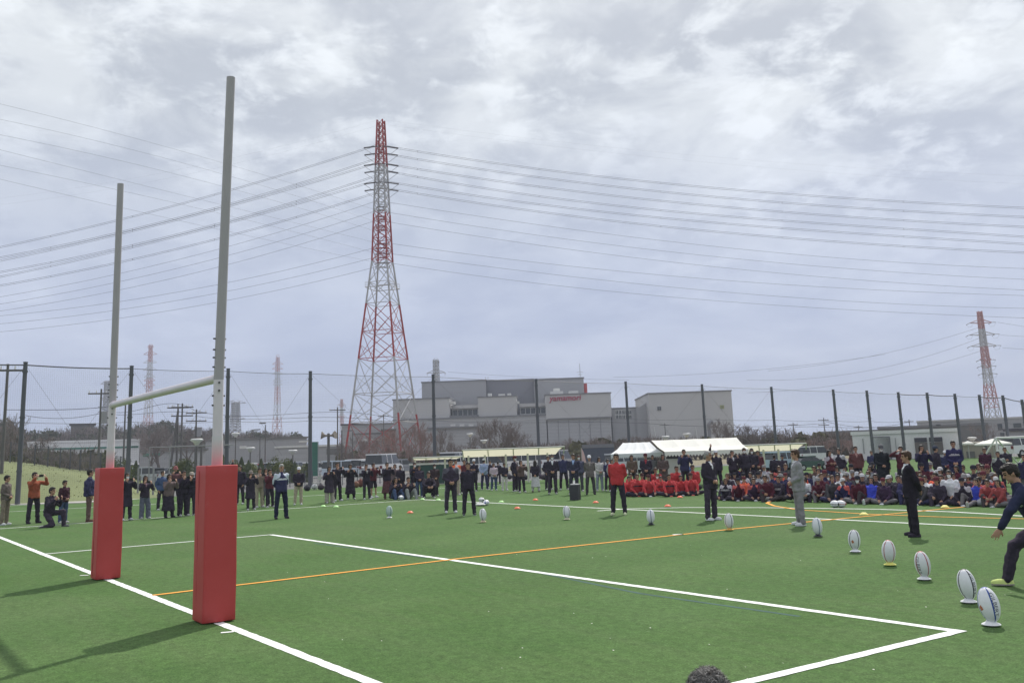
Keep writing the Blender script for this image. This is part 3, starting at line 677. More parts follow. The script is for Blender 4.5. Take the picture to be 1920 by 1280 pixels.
# ------------------------------------------------------------------ lattice towers
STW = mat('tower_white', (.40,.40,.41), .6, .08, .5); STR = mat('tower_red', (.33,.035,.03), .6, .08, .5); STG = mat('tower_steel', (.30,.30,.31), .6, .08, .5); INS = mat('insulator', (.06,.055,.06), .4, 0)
def tower(label, base, Ht, prof, rot, bands, arms, rl=.16, rb=.06, panels=None, red=STR, white=STW, platform=None, k=1.0, arm_dir=None, group='lattice pylons', ins=True):
    r = thing('pylon', label, 'pylon', base, rot, group)
    def W_(z):
        for (z0, w0), (z1, w1) in zip(prof[:-1], prof[1:]):
            if z0 <= z <= z1: return w0+(w1-w0)*(z-z0)/(z1-z0)
        return prof[-1][1]
    def c_(z):
        for zt, ci in bands:
            if z <= zt: return ci
        return bands[-1][1]
    zs = sorted(set([0.0, Ht]+[b[0] for b in bands if b[0] < Ht]+(panels or [])))
    for sx, sy in ((1,1), (-1,1), (-1,-1), (1,-1)):
        mb = MB()
        for a, b in zip(zs[:-1], zs[1:]): mb.bar((W_(a)*sx, W_(a)*sy, a), (W_(b)*sx, W_(b)*sy, b), rl*(1-.15*a/Ht), c_((a+b)/2), 6)
        ob('leg', mb, [white, red], r)
    mb = MB(); q = ((1,1), (-1,1), (-1,-1), (1,-1))
    ps = panels
    for a, b in zip(ps[:-1], ps[1:]):
        ci = c_((a+b)/2); wa, wb = W_(a), W_(b); th = rb*(1+.25*a/Ht)
        for i in range(4):
            (ax, ay), (bx, by) = q[i], q[(i+1)%4]
            mb.bar((ax*wa, ay*wa, a), (bx*wb, by*wb, b), th, ci, 4); mb.bar((bx*wa, by*wa, a), (ax*wb, ay*wb, b), th, ci, 4)
            mb.bar((ax*wa, ay*wa, a), (bx*wa, by*wa, a), th, ci, 4)
            if (b-a) > 6:       # secondary members from leg middles to the crossing
                m_ = (a+b)/2; wm = W_(m_); mb.bar((ax*wm, ay*wm, m_), ((ax*wm+bx*wm)/2, (ay*wm+by*wm)/2, a), th*.8, ci, 3); mb.bar((bx*wm, by*wm, m_), ((ax*wm+bx*wm)/2, (ay*wm+by*wm)/2, a), th*.8, ci, 3)
    ob('bracing', mb, [white, red], r)
    dr = (Vector(arm_dir)-Vector((0,0,0))) if arm_dir else Vector((1,0,0)); tips = []
    for am in arms:
        z, ln = am[:2]; k = am[2] if len(am) > 2 else k
        for s in (1, -1):
            mb = MB(); w = W_(z)*.9; d = Vector((math.cos(0), 0, 0)) if not arm_dir else Matrix.Rotation(-rot, 3, 'Z') @ Vector(arm_dir).normalized()
            n = Vector((-d.y, d.x, 0)); tip = d*s*ln+Vector((0,0,z+.2*k)); ci = c_(z)
            for e in (1, -1):
                mb.bar(d*s*w*.6+n*e*w+Vector((0,0,z)), tip, rb*1.1, ci, 4); mb.bar(d*s*w*.6+n*e*w*.8+Vector((0,0,z+1.5*k)), tip, rb*.9, ci, 4)
            for tt in (.35, .65):
                A = (d*s*w*.6+n*w+Vector((0,0,z))).lerp(tip, tt); B = (d*s*w*.6-n*w+Vector((0,0,z))).lerp(tip, tt); mb.bar(A, B, rb*.7, ci, 3)
            ob('cross_arm', mb, [white, red], r); tips.append(tip)
            if ins:
                im = MB()
                for e in (1, -1): im.tube([tip, tip+n*e*1.2*k-Vector((0,0,.1*k)), tip+n*e*2.9*k-Vector((0,0,.35*k))], [.05*k,.12*k,.12*k], 6)
                im.tube([tip+n*2.9*k-Vector((0,0,.35*k)), tip+n*1.3*k-Vector((0,0,1.6*k)), tip-n*1.3*k-Vector((0,0,1.6*k)), tip-n*2.9*k-Vector((0,0,.35*k))], .03*k, 4)
                ob('insulator', im, INS, r)
    if platform:
        mb = MB(); w = W_(platform)+.5
        for i in range(4): a_ = Vector((q[i][0]*w, q[i][1]*w, platform)); b_ = Vector((q[(i+1)%4][0]*w, q[(i+1)%4][1]*w, platform)); mb.bar(a_, b_, .09)
        for sx, sy in q: mb.bar((sx*w, sy*w, platform), (sx*w, sy*w, platform+1.1), .035)
        for i in range(4): mb.bar((q[i][0]*w, q[i][1]*w, platform+1.1), (q[(i+1)%4][0]*w, q[(i+1)%4][1]*w, platform+1.1), .035); mb.bar((q[i][0]*w, q[i][1]*w, platform+.55), (q[(i+1)%4][0]*w, q[(i+1)%4][1]*w, platform+.55), .025)
        ob('work_platform', mb, STW, r)
    return r
DT = 208.0; tb = GD(721, DT); vd = (Vector((tb.x, tb.y, 0))-Vector((CAM.x, CAM.y, 0))).normalized(); va = math.atan2(vd.y, vd.x)
def tz(y): return ZAT(718, y, DT)
# half widths are along the square's sides; corner radius = hw*sqrt2
S2 = 1.4142
prof = [(0, 9.4/S2), (tz(792), 8.0/S2), (tz(490), 2.55/S2), (tz(400), 2.0/S2), (tz(226), .95/S2)]
pan = [0, tz(792), tz(738), tz(673), tz(622), tz(570), tz(530), tz(490), tz(468), tz(448), tz(430), tz(413), tz(396), tz(381), tz(366), tz(351), tz(337), tz(323), tz(309), tz(296), tz(283), tz(271), tz(259), tz(248), tz(237), tz(226)]
bands = [(tz(777), 1), (tz(673), 0), (tz(570), 1), (tz(490), 0), (tz(402), 1), (tz(312), 0), (tz(220), 1)]
RT = va-math.pi/2-R(45)+R(22.7)
tower('huge red and white lattice pylon towering in the middle', tb, tz(226), prof, RT, bands, [(tz(283), 2.6, 1.35), (tz(316), 2.7, 1.35), (tz(350), 2.8, 1.35), (tz(392), 1.9, .4), (tz(410), 1.9, .4), (tz(428), 2.0, .4), (tz(462), 2.6, .55), (tz(480), 2.7, .55), (tz(498), 2.8, .55)], .23, .070, pan, platform=tz(540), arm_dir=(vd.x, vd.y, 0))
# bristly head of the tower
def dtower(label, x, ytop, ybase_hw, D, Hfoot=0, hw_px=15, rot=.4, red=True, arms=((.10, 1.0), (.22, 1.0), (.34, 1.0)), thick=1.0, top_px=3, waist=.45):
    b = GD(x, D); H_ = ZAT(x, ytop, D); s = D/F; wb = hw_px*s/S2; wt = top_px*s/S2; bl = []
    if red:
        nb = 7
        for i in range(nb): bl.append((H_*(i+1)/nb, 1 if i%2 == 0 else 0))
    else: bl = [(H_, 0)]
    pr = [(0, wb), (H_*(1-waist), wt*1.9), (H_, wt)]; n_ = 13; pn = []; z = 0; st_ = H_*.13
    while z < H_*.985 and len(pn) < 22: pn.append(z); z += st_; st_ = max(H_*.035, st_*.86)
    pn.append(H_)
    al = [(H_*(1-a), l_*11*s) for a, l_ in arms]
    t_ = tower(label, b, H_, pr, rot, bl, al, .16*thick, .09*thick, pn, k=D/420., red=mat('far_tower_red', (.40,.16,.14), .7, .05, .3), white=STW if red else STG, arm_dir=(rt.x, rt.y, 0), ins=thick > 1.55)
    return t_
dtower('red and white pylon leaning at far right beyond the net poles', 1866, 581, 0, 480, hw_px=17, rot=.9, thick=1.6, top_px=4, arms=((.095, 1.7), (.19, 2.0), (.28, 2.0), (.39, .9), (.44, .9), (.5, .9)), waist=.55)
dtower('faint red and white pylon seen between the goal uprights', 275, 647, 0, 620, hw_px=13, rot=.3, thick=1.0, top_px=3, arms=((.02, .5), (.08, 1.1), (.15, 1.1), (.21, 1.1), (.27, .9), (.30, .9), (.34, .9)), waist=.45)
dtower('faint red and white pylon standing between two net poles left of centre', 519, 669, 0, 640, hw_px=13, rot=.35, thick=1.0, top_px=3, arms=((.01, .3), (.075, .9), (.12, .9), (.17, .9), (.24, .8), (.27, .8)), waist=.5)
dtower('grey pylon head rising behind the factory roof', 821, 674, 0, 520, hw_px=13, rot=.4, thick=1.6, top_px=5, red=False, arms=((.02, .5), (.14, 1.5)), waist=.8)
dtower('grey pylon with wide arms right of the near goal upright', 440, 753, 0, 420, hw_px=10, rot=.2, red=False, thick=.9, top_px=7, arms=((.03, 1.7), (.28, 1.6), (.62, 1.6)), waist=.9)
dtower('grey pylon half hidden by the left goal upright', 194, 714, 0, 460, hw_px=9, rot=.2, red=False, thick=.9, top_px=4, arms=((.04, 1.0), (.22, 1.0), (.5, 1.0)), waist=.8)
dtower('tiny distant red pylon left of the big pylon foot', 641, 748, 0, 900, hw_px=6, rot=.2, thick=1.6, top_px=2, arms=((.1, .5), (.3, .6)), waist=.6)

# ------------------------------------------------------------------ power lines
WIRE = mat('cable', (.03,.03,.036), .7, 0); WIREF = mat('thin_cable', (.06,.06,.075), .7, 0)
def wire(label, pts, rad, group, m=WIRE, double=0.0, n=26, ext=None):
    """pts: (column, row, distance) of points the real line passes through; interpolated as one smooth curve"""
    xs_ = np.array([p[0] for p in pts], float); deg = min(3, len(pts)-1); cy = np.polyfit(xs_, [p[1] for p in pts], deg if len(pts) < 5 else 3); cD = np.polyfit(xs_, [1.0/p[2] for p in pts], 1)
    a, b = ext or (xs_[0], xs_[-1]); mb = MB()
    P = [AT(x, float(np.polyval(cy, x)), 1.0/float(np.polyval(cD, x))) for x in np.linspace(a, b, n)]
    if double:
        mb.tube([p+Vector((0,0,double/2)) for p in P], rad, 4); mb.tube([p-Vector((0,0,double/2)) for p in P], rad, 4)
        for p in P[1:-1:4]: mb.bar(p+Vector((0,0,double/2)), p-Vector((0,0,double/2)), rad*1.2)
    else: mb.tube(P, rad, 4)
    return tag(ob('power_line', mb, m), label, 'power line', group)
RW = [((745,278),(1032,320),(1320,351),(1920,390)), ((760,295),(1032,335.6),(1320,367.5),(1920,407)), ((745,311),(1032,353),(1320,384.7),(1920,425.6)), ((757,327),(1032,371),(1320,402),(1920,444)), ((745,344),(1032,386),(1320,416),(1920,457.5)), ((757,359),(1032,400),(1320,432.5),(1920,473.7)),
      ((738,381),(1032,424.7),(1320,460),(1920,503.4)), ((738,400),(1032,444.4),(1320,479),(1920,523.7)), ((739,418),(1032,462.8),(1320,498),(1920,543.7)), ((743,458),(1032,495),(1320,522.5),(1920,554)), ((743,477),(1032,514),(1320,544),(1920,578)), ((743,495),(1032,534),(1320,562),(1920,596))]
ORD = ['topmost', 'second', 'third', 'fourth', 'fifth', 'sixth', 'seventh', 'eighth', 'ninth', 'tenth', 'eleventh', 'lowest']
for i, w in enumerate(RW):
    tk = i < 6; wire(f'{"heavy twin" if tk else "thin"} power line, {ORD[i]} of the twelve running right from the big pylon', [(p[0], p[1], 208+(p[0]-718)*.03) for p in w], .034 if tk else .03, 'power lines right of the big pylon', WIRE if tk else WIREF, .34 if tk else 0, ext=(726, 2150))
LW = [((0,463.6),(419,360.5),(680,281)), ((0,483),(419,386),(705,298)), ((0,489),(419,389.6),(680,314)), ((0,510),(419,417),(705,330)), ((0,519),(419,420.6),(678,347)), ((0,535.5),(419,445),(704,362)),
      ((0,556.6),(416,465.5),(697,380)), ((0,570),(416,482),(697,398)), ((0,583),(416,499),(697,416)), ((0,592),(416,532),(678,471)), ((0,607),(416,548),(678,489)), ((0,622),(416,565),(695,503))]
for i, w in enumerate(LW):
    tk = i < 6; wire(f'{"heavy twin" if tk else "thin"} power line, {ORD[i]} of the twelve sloping down left from the big pylon', [(p[0], p[1], 208+(718-p[0])*.05) for p in w], .034 if tk else .03, 'power lines left of the big pylon', WIRE if tk else WIREF, .34 if tk else 0, ext=(-250, 709))
for i, w in enumerate([((0,195),(419,306),(693,390)), ((0,224),(419,327),(693,412)), ((0,253),(419,350),(693,430)), ((0,281),(419,385),(680,449)), ((0,310),(419,402),(680,468)), ((0,336),(419,432),(680,487))]):
    wire(f'very thin cable, {ORD[i] if i < 5 else "lowest"} of the six falling to the pylon from upper left', [(p[0], p[1], 208-(718-p[0])*.09) for p in w], .016, 'thin cables from the upper left', WIREF, ext=(-250, 706))
for i, w in enumerate([((728,226),(1320,293),(1920,330)), ((730,235),(1320,304),(1920,345)), ((712,224),(420,300),(0,372)), ((712,234),(420,312),(0,384))]):
    wire(f'hair thin earth wire at the pylon top, {["upper right","lower right","upper left","lower left"][i]}', [(p[0], p[1], 208+abs(p[0]-718)*.03) for p in sorted(w)], .006, 'earth wires from the pylon top', WIREF)
for i, w in enumerate([((1440,695),(1660,662),(1838,613)), ((1400,712),(1660,688),(1838,633)), ((1400,736),(1660,706),(1838,658)), ((1150,707),(1400,695),(1660,664)), ((840,697),(1000,707),(1180,712))]):
    wire(f'faint far cable, {["topmost","second","third","fourth","fifth"][i]} of those right of the factory roof', [(p[0], p[1], 470) for p in w], .05, 'faint cables over the factory', WIREF)
for i, w in enumerate([((1870,604),(1920,612)), ((1875,628),(1940,632)), ((1880,652),(1940,656))]):
    wire(f'faint cable running right from the leaning pylon, {["upper","middle","lower"][i]}', [(p[0], p[1], 480) for p in w], .05, 'cables right of the leaning pylon', WIREF)
# ------------------------------------------------------------------ net fence
POLE = mat('net_pole_green', (.095,.10,.112), .55, .1, 1.5, spec=.4)
def net_mat():
    m = bpy.data.materials.new('green_net'); m.use_nodes = True; t = m.node_tree; o = t.nodes['Material Output']; b = t.nodes['Principled BSDF']; b.inputs['Base Color'].default_value = (.10,.13,.14,1); b.inputs['Roughness'].default_value = .9
    uv = t.nodes.new('ShaderNodeUVMap'); s = t.nodes.new('ShaderNodeSeparateXYZ'); t.links.new(uv.outputs[0], s.inputs[0]); outs = []
    for k in (0, 1):
        a = t.nodes.new('ShaderNodeMath'); a.operation = 'FRACT'; t.links.new(s.outputs[k], a.inputs[0]); c = t.nodes.new('ShaderNodeMath'); c.operation = 'LESS_THAN'; t.links.new(a.outputs[0], c.inputs[0]); c.inputs[1].default_value = .03; outs.append(c.outputs[0])
    mx = t.nodes.new('ShaderNodeMath'); mx.operation = 'MAXIMUM'; t.links.new(outs[0], mx.inputs[0]); t.links.new(outs[1], mx.inputs[1])
    tr = t.nodes.new('ShaderNodeBsdfTransparent'); ms = t.nodes.new('ShaderNodeMixShader'); t.links.new(mx.outputs[0], ms.inputs[0]); t.links.new(tr.outputs[0], ms.inputs[1]); t.links.new(b.outputs[0], ms.inputs[2]); t.links.new(ms.outputs[0], o.inputs[0]); return m
NET = net_mat()
nf = thing('net_fence', 'tall dark green ball net strung between steel poles behind the crowd', 'net fence')
tops = [(-160,672),(48,680),(247,687),(428,692),(582,697),(812,703),(1005,711),(1173,716),(1316,721),(1446,726),(1562,731),(1625,733),(1684,736),(1738,737),(1790,739),(1836,741),(1880,742),(1916,750),(1975,752)]
pp = []
for x, y in tops:
    d = math.hypot(*(G(x, y, 7.6)-CAM).xy); D = min(d, 88.0); p = AT(x, y, D); pp.append(p)
    mb = MB(); mb.tube([(p.x,p.y,0), (p.x,p.y,p.z*.45), (p.x,p.y,p.z)], [.135,.125,.11], 12); mb.tube([(p.x,p.y,p.z), (p.x,p.y,p.z+.05)], [.125,.125], 12)
    for z in (.22, .6, .93): mb.tube([(p.x,p.y,p.z*z), (p.x,p.y,p.z*z+.1)], [.15,.15], 10)
    ob('pole', mb, POLE, nf, True)
def catn(a, b, sag, n=10): return [a.lerp(b, i/n)-Vector((0,0,sag*4*(i/n)*(1-i/n))) for i in range(n+1)]
for i in range(len(pp)-1):
    a, b = pp[i]-Vector((0,0,.12)), pp[i+1]-Vector((0,0,.12)); L_ = (b-a).length; mb = MB()
    thick = i in (0, 1, 12, 13, 15, 16)
    mb.tube(catn(a, b, .06), .036 if thick else .016, 6); ob('top_cable', mb, POLE, nf); mb = MB(); mb.tube(catn(a-Vector((0,0,a.z*.42)), b-Vector((0,0,b.z*.42)), .08), .011, 4); ob('middle_cable', mb, POLE, nf)
    n = 10; t = catn(a, b, .06, n); vs = []; uvs = []
    for k, q in enumerate(t): vs += [(q.x,q.y,.05), (q.x,q.y,q.z)]; uvs += [(L_*k/n*9, 0), (L_*k/n*9, q.z*9)]
    me = bpy.data.meshes.new('net'); fs = [(2*k, 2*k+2, 2*k+3, 2*k+1) for k in range(n)]; me.from_pydata(vs, [], fs); ul = me.uv_layers.new(name='UVMap')
    for f in me.polygons:
        for li in f.loop_indices: ul.data[li].uv = uvs[me.loops[li].vertex_index]
    me.materials.append(NET); link('net', me, nf)
    if L_ > 5 and i < 9:
        mb = MB(); mb.bar(a, b.lerp(a, .35)*1.0-Vector((0,0,a.z*.72)), .006); mb.bar(b, a.lerp(b, .35)-Vector((0,0,a.z*.72)), .006); ob('stay_wire', mb, POLE, nf)

# ------------------------------------------------------------------ factory
DB = 258.0; o_ = GD(1000, DB); fd = Vector((o_.x-CAM.x, o_.y-CAM.y, 0)).normalized(); ud = Vector((fd.y, -fd.x, 0))
def U(px, v=0.0, d0=None, o=None, f=None, u=None):
    o = o or o_; f = f or fd; u = u or ud; d = ray(px, 850); c = Vector((CAM.x, CAM.y, 0)); d = Vector((d.x, d.y, 0)); t = ((o+f*v)-c).dot(f)/d.dot(f); return (c+d*t-o).dot(u)
def Z(px, py, v=0.0):
    q = o_+fd*v+ud*U(px, v); D = math.hypot(q.x-CAM.x, q.y-CAM.y); return ZAT(px, py, D)
def clad(name, c, vert=True, sc=1.2, amp=.07, grid=0):
    key = ('clad', name)
    if key in MATS: return MATS[key]
    m = bpy.data.materials.new(name); m.use_nodes = True; t = m.node_tree; b = t.nodes['Principled BSDF']; b.inputs['Roughness'].default_value = .7
    cc = t.nodes.new('ShaderNodeTexCoord'); w = t.nodes.new('ShaderNodeTexWave'); w.bands_direction = 'X' if vert else 'Z'; w.inputs['Scale'].default_value = sc; w.inputs['Distortion'].default_value = 0; t.links.new(cc.outputs['Object'], w.inputs[0])
    n = t.nodes.new('ShaderNodeTexNoise'); n.inputs['Scale'].default_value = .12; n.inputs['Detail'].default_value = 6; mp = t.nodes.new('ShaderNodeMapping'); mp.inputs['Scale'].default_value = (1, 1, .35); t.links.new(cc.outputs['Object'], mp.inputs[0]); t.links.new(mp.outputs[0], n.inputs[0])
    a = t.nodes.new('ShaderNodeMath'); a.operation = 'MULTIPLY_ADD'; t.links.new(w.outputs['Fac'], a.inputs[0]); a.inputs[1].default_value = .35; t.links.new(n.outputs['Fac'], a.inputs[2])
    x = t.nodes.new('ShaderNodeMix'); x.data_type = 'RGBA'; t.links.new(a.outputs[0], x.inputs[0]); x.inputs[6].default_value = tuple(v*(1-amp*2) for v in c)+(1,); x.inputs[7].default_value = tuple(v*(1+amp*1.6) for v in c)+(1,)
    t.links.new(x.outputs[2], b.inputs[0]); MATS[key] = m; return m
LG_ = clad('light_cladding', (.46,.455,.455)); MG = clad('mid_cladding', (.32,.32,.335)); DG_ = clad('dark_cladding', (.20,.20,.225)); PG = clad('panel_wall', (.36,.36,.37), False, .35); TRIM = mat('roof_trim', (.20,.20,.21), .6, .05); GL = mat('window_glass', (.05,.06,.065), .15, .1, 2, spec=.6); WT = mat('white_unit', (.62,.62,.60), .6, .06, 1)
fac = thing('factory_building', 'long grey factory of stacked box blocks with crimson lettering', 'factory', o_, math.atan2(ud.y, ud.x))
def FB(name, x0, x1, ytop, v0, v1, m, zb=0.0, par=None, z1=None, trim=True):
    a, b = U(x0, v0), U(x1, v0); zt = z1 if z1 is not None else Z((x0+x1)/2, ytop, v0); mb = MB()
    mb.box(((a+b)/2, (v0+v1)/2, (zb+zt)/2), (b-a, v1-v0, zt-zb)); o = ob(name, mb, m, par or fac)
    if trim:
        mb = MB(); mb.box(((a+b)/2, (v0+v1)/2, zt+.10), (b-a+.4, v1-v0+.4, .32)); ob('roof_edge', mb, TRIM, o)
    return o
FB('high_hall', 793, 915, 715, 14, 60, MG); FB('high_hall', 915.5, 1006, 712.5, 16, 61, DG_); FB('high_hall', 1006.5, 1101, 710, 14, 60, MG)
FB('front_block', 738, 845, 748, -2, 13.9, LG_); FB('front_block', 899, 972, 743.5, -2, 13.9, LG_, z1=None); FB('sign_block', 1027, 1151, 738.5, -4, 13.9, LG_, zb=Z(1090, 784, -4)); FB('sign_block_base', 1029, 1149, 784, -3.4, 13.8, PG, trim=False, z1=Z(1090, 784, -4))
FB('podium', 738.5, 1027, 783, -3.4, -2.1, PG); FB('podium', 845.5, 898.5, 780, -2, 13.8, MG); FB('podium', 972.5, 1026.5, 778, -2, 13.8, MG)
for x0, x1, yt, yb in ((851, 898, 768.5, 780), (979, 1026.5, 765, 776)):     # glazed gallery
    w = MB(); a, b = U(x0, 2), U(x1, 2); z0, z1 = Z(x0, yb, 2), Z(x0, yt, 2); w.box(((a+b)/2, 2.2, (z0+z1)/2), (b-a, .3, z1-z0)); o = ob('window_band', w, GL, fac)
    fr = MB()
    for k in range(6): fr.box((a+(b-a)*k/5, 1.95, (z0+z1)/2), (.18, .18, z1-z0+.3))
    fr.box(((a+b)/2, 1.95, z1+.15), (b-a+.4, .25, .35)); fr.box(((a+b)/2, 1.95, z0-.1), (b-a+.4, .25, .25)); ob('window_frame', fr, WT, o)
    c = MB(); c.box(((a+b)/2, 6.0, z1+.75), (b-a+.6, 11, .9)); ob('canopy', c, LG_, fac)
for x0, x1, y0, y1 in ((845, 855, 753, 757), (972, 977, 752, 757)):
    c = MB(); a, b = U(x0, -1), U(x1, -1); c.box(((a+b)/2, 0, Z(x0, (y0+y1)/2, -1)), (b-a, 3, .7)); ob('ledge', c, WT, fac)
for i in range(3):
    x0 = 846+i*17; c = MB(); a, b = U(x0, -3.6), U(x0+9, -3.6); c.box(((a+b)/2, -3.5, Z(x0, 797, -3.6)), (b-a, .3, .55)); ob('high_window', c, WT, fac)
c = MB(); a, b = U(802, -3.6), U(898, -3.6); c.box(((a+b)/2, -3.9, Z(850, 801, -3.6)), (b-a, 1.0, .3)); ob('awning', c, TRIM, fac)
for x0, x1, yt, dv in ((1037, 1061, 733, 0), (1043, 1055, 727.5, 2), (1072, 1090, 732, 0), (918, 925, 737, 0), (938, 950, 738, 1), (955, 962, 737, 0), (815, 832, 745, 3)):
    z0 = Z((x0+x1)/2, 742, 4); FB('rooftop_unit', x0, x1, yt, 4+dv, 7+dv, WT, zb=Z(1090, 739, -4)+.1 if x0 > 1000 else Z(930, 744, -2)+.1 if x0 > 900 else Z(800, 748.5, -2)+.1, trim=False)
ch = MB(); a = U(1103, 16); ch.tube([(a, 17, Z(1103, 742, 16)-1), (a, 17, Z(1103, 718, 16))], [.75,.7], 14); ob('red_stack', ch, mat('stack_red', (.45,.05,.05), .5, .05), fac, True)
an = MB(); a = U(1095, 20); z0 = Z(1095, 711, 20); z1 = Z(1095, 681, 20); an.bar((a,20,z0), (a,20,z1), .07); an.bar((a-1,20,z0+2.2), (a+1,20,z0+2.2), .05); an.bar((a-.7,20,z0+1.5), (a+.7,20,z0+1.5), .05); ob('roof_antenna', an, STG, fac)
an = MB(); a = U(915, 15); an.bar((a,14.5,Z(915,714,14)), (a,14.5,Z(915,706,14)), .06); an.bar((a+.7,14.5,Z(915,714,14)), (a+.7,14.5,Z(915,706,14)), .06); ob('roof_ladder', an, STG, fac)
def text_mesh(s, size, ext, shear=0.0, off=0.0):
    cu = bpy.data.curves.new('t', 'FONT'); cu.body = s; cu.size = size; cu.extrude = ext; cu.shear = shear; cu.offset = off; to = bpy.data.objects.new('t', cu); COL.objects.link(to)
    me = bpy.data.meshes.new_from_object(to.evaluated_get(bpy.context.evaluated_depsgraph_get())); bpy.data.objects.remove(to); me.materials.clear(); return me
tm = text_mesh('yamamori', 1.0, .06, .18, .012); xs_ = [v.co.x for v in tm.vertices]; tw = max(xs_)-min(xs_); a, b = U(1034.5, -4.2), U(1095.5, -4.2); k = (b-a)/tw
for v in tm.vertices: v.co *= k
tm.materials.append(mat('sign_crimson', (.38,.02,.07), .5, 0)); tl = link('lettering', tm, fac); tl.rotation_euler = (R(90), 0, 0); tl.location = (a, -4.12, Z(1060, 750.5, -4.2))
jn = MB()
for k in range(1, 6): a = U(1029+k*20, -3.5); jn.box((a, -3.45, Z(1090,784,-4)/2), (.12, .1, Z(1090,784,-4)-.5))
jn.box((U(1090,-4.1), -4.08, Z(1090,784,-4)+.1), (U(1150,-4)-U(1028,-4), .2, .3)); ob('panel_joints', jn, TRIM, fac)
sv = thing('annex_building', 'lower grey annex with a grid of windows right of the lettered block', 'building', o_, math.atan2(ud.y, ud.x))
FB('wall', 1151.5, 1204, 765, 0, 14, MG, par=sv)
for r_ in range(2):
    for k in range(5):
        x = 1158+k*6.2; w = MB(); a, b = U(x, -.1), U(x+5, -.1); y0 = 769+r_*8.5; z0, z1 = Z(x, y0+6.5, -.1), Z(x, y0, -.1); w.box(((a+b)/2, -.02, (z0+z1)/2), (b-a, .16, z1-z0)); o = ob('window', w, GL, sv)
        fr = MB(); fr.box(((a+b)/2, -.14, (z0+z1)/2), (.08, .1, z1-z0)); fr.box((a, -.14, (z0+z1)/2), (.12, .12, z1-z0+.2)); fr.box(((a+b)/2, -.14, z1), (b-a+.2, .13, .12)); ob('frame', fr, WT, o)
cr = MB(); vs = []; n = 8
for k in range(n+1):
    t = k/n; x = 1196+(1222-1196)*t; y = 764-15*t*t; a = U(x, 1); z = Z(x, y, 1); vs += [(a,-1,0), (a,-1,z), (a,13,z)]
cr.add(vs, [(3*k, 3*k+3, 3*k+4, 3*k+1) for k in range(n)]+[(3*k+1, 3*k+4, 3*k+5, 3*k+2) for k in range(n)]); ob('curved_roof_wing', cr, MG, sv)
rb_ = thing('warehouse', 'plain pale grey block standing right of the factory with two tiny windows', 'building', o_, math.atan2(ud.y, ud.x))
FB('wall', 1222, 1380, 735, -6, 26, LG_, par=rb_)
for x, y, m in ((1238, 762, GL), (1357, 759, mat('yellow_vent', (.32,.34,.12), .6, .1, 3))):
    w = MB(); a, b = U(x, -6.1), U(x+7, -6.1); z0, z1 = Z(x, y+6.5, -6.1), Z(x, y, -6.1); w.box(((a+b)/2, -6.1, (z0+z1)/2), (b-a, .3, z1-z0)); o = ob('window', w, m, rb_); fr = MB(); fr.box(((a+b)/2, -6.28, (z0+z1)/2), (.1, .1, z1-z0)); fr.box(((a+b)/2, -6.28, (z0+z1)/2), (b-a, .09, .1)); ob('frame', fr, TRIM, o)
for x in (1229, 1307): w = MB(); w.tube([(U(x,-6.2),-6.2,Z(x,800,-6)), (U(x+6,-6.2),-6.2,0)], .12, 5); ob('drain_pipe', w, WT, rb_)
w = MB(); a = U(1333, -9); w.tube([(a,-9,0), (a,-9,Z(1333,795,-9)), (a+.8,-8.6,Z(1333,790,-9)), (a+1.2,-7,Z(1333,792,-9))], .45, 10); ob('exhaust_duct', w, TRIM, rb_)
# low buildings, left
def bldg(label, x0, x1, ytop, D, depth, m, roof=TRIM, over=.3, skew=0.0, cat='building', wins=(), ybase=None, stripe=None, gable=0):
    o = GD((x0+x1)/2, D); f = Vector((o.x-CAM.x, o.y-CAM.y, 0)).normalized(); f = Matrix.Rotation(skew, 3, 'Z') @ f; u = Vector((f.y, -f.x, 0))
    r = thing('building', label, cat, o, math.atan2(u.y, u.x), 'low buildings round the ground'); a, b = U(x0, 0, None, o, f, u), U(x1, 0, None, o, f, u); zt = ZAT((x0+x1)/2, ytop, D)
    mb = MB(); mb.box(((a+b)/2, depth/2, zt/2), (b-a, depth, zt)); ob('wall', mb, m, r)
    mb = MB()
    if gable: mb.add([(a-over,-over,zt+.02),(b+over,-over,zt+.02),(b+over,depth+over,zt+.02),(a-over,depth+over,zt+.02),(a-over,depth/2,zt+gable),(b+over,depth/2,zt+gable)], [(0,1,5,4),(2,3,4,5),(0,4,3),(1,2,5),(3,2,1,0)])
    else: mb.box(((a+b)/2, depth/2, zt+.16), (b-a+2*over, depth+2*over, .3))
    ob('roof', mb, roof, r)
    for (p0, p1, q0, q1, wm, nm) in wins:
        A, B = U(p0, 0, None, o, f, u), U(p1, 0, None, o, f, u); z1, z0 = ZAT(p0, q0, D), ZAT(p0, q1, D); z0 = max(z0, .02); w = MB(); w.box(((A+B)/2, -.03, (z0+z1)/2), (B-A, .14, z1-z0)); ob(nm, w, wm, r)
    return r
WW = mat('white_wall', (.74,.73,.72), .7, .07, .4); GS = mat('green_stripe', (.10,.24,.19), .6, .05); DKW = mat('shutter_dark', (.07,.065,.08), .7, .15, 1); DOORW = mat('door_white', (.60,.61,.60), .6, .04); OLD = mat('dark_concrete', (.17,.165,.16), .8, .12, .3); BEI = mat('beige_wall', (.42,.38,.31), .8, .1, .5)
bldg('long white warehouse with a green stripe behind the grass bank', 50, 261, 829, 150, 25, WW, WW, .1, wins=((52, 259, 841, 844.5, GS, 'green_stripe'), (247, 258, 835.5, 838.5, GS, 'sign_letters'), (92, 104, 852, 866, OLD, 'doorway'), (190, 196, 853, 870, OLD, 'doorway')))
bldg('grey wide roofed depot under the wooded hill', 262, 385, 845, 170, 20, PG, OLD, .5, wins=((268, 300, 850, 856, GS, 'green_panel'),))
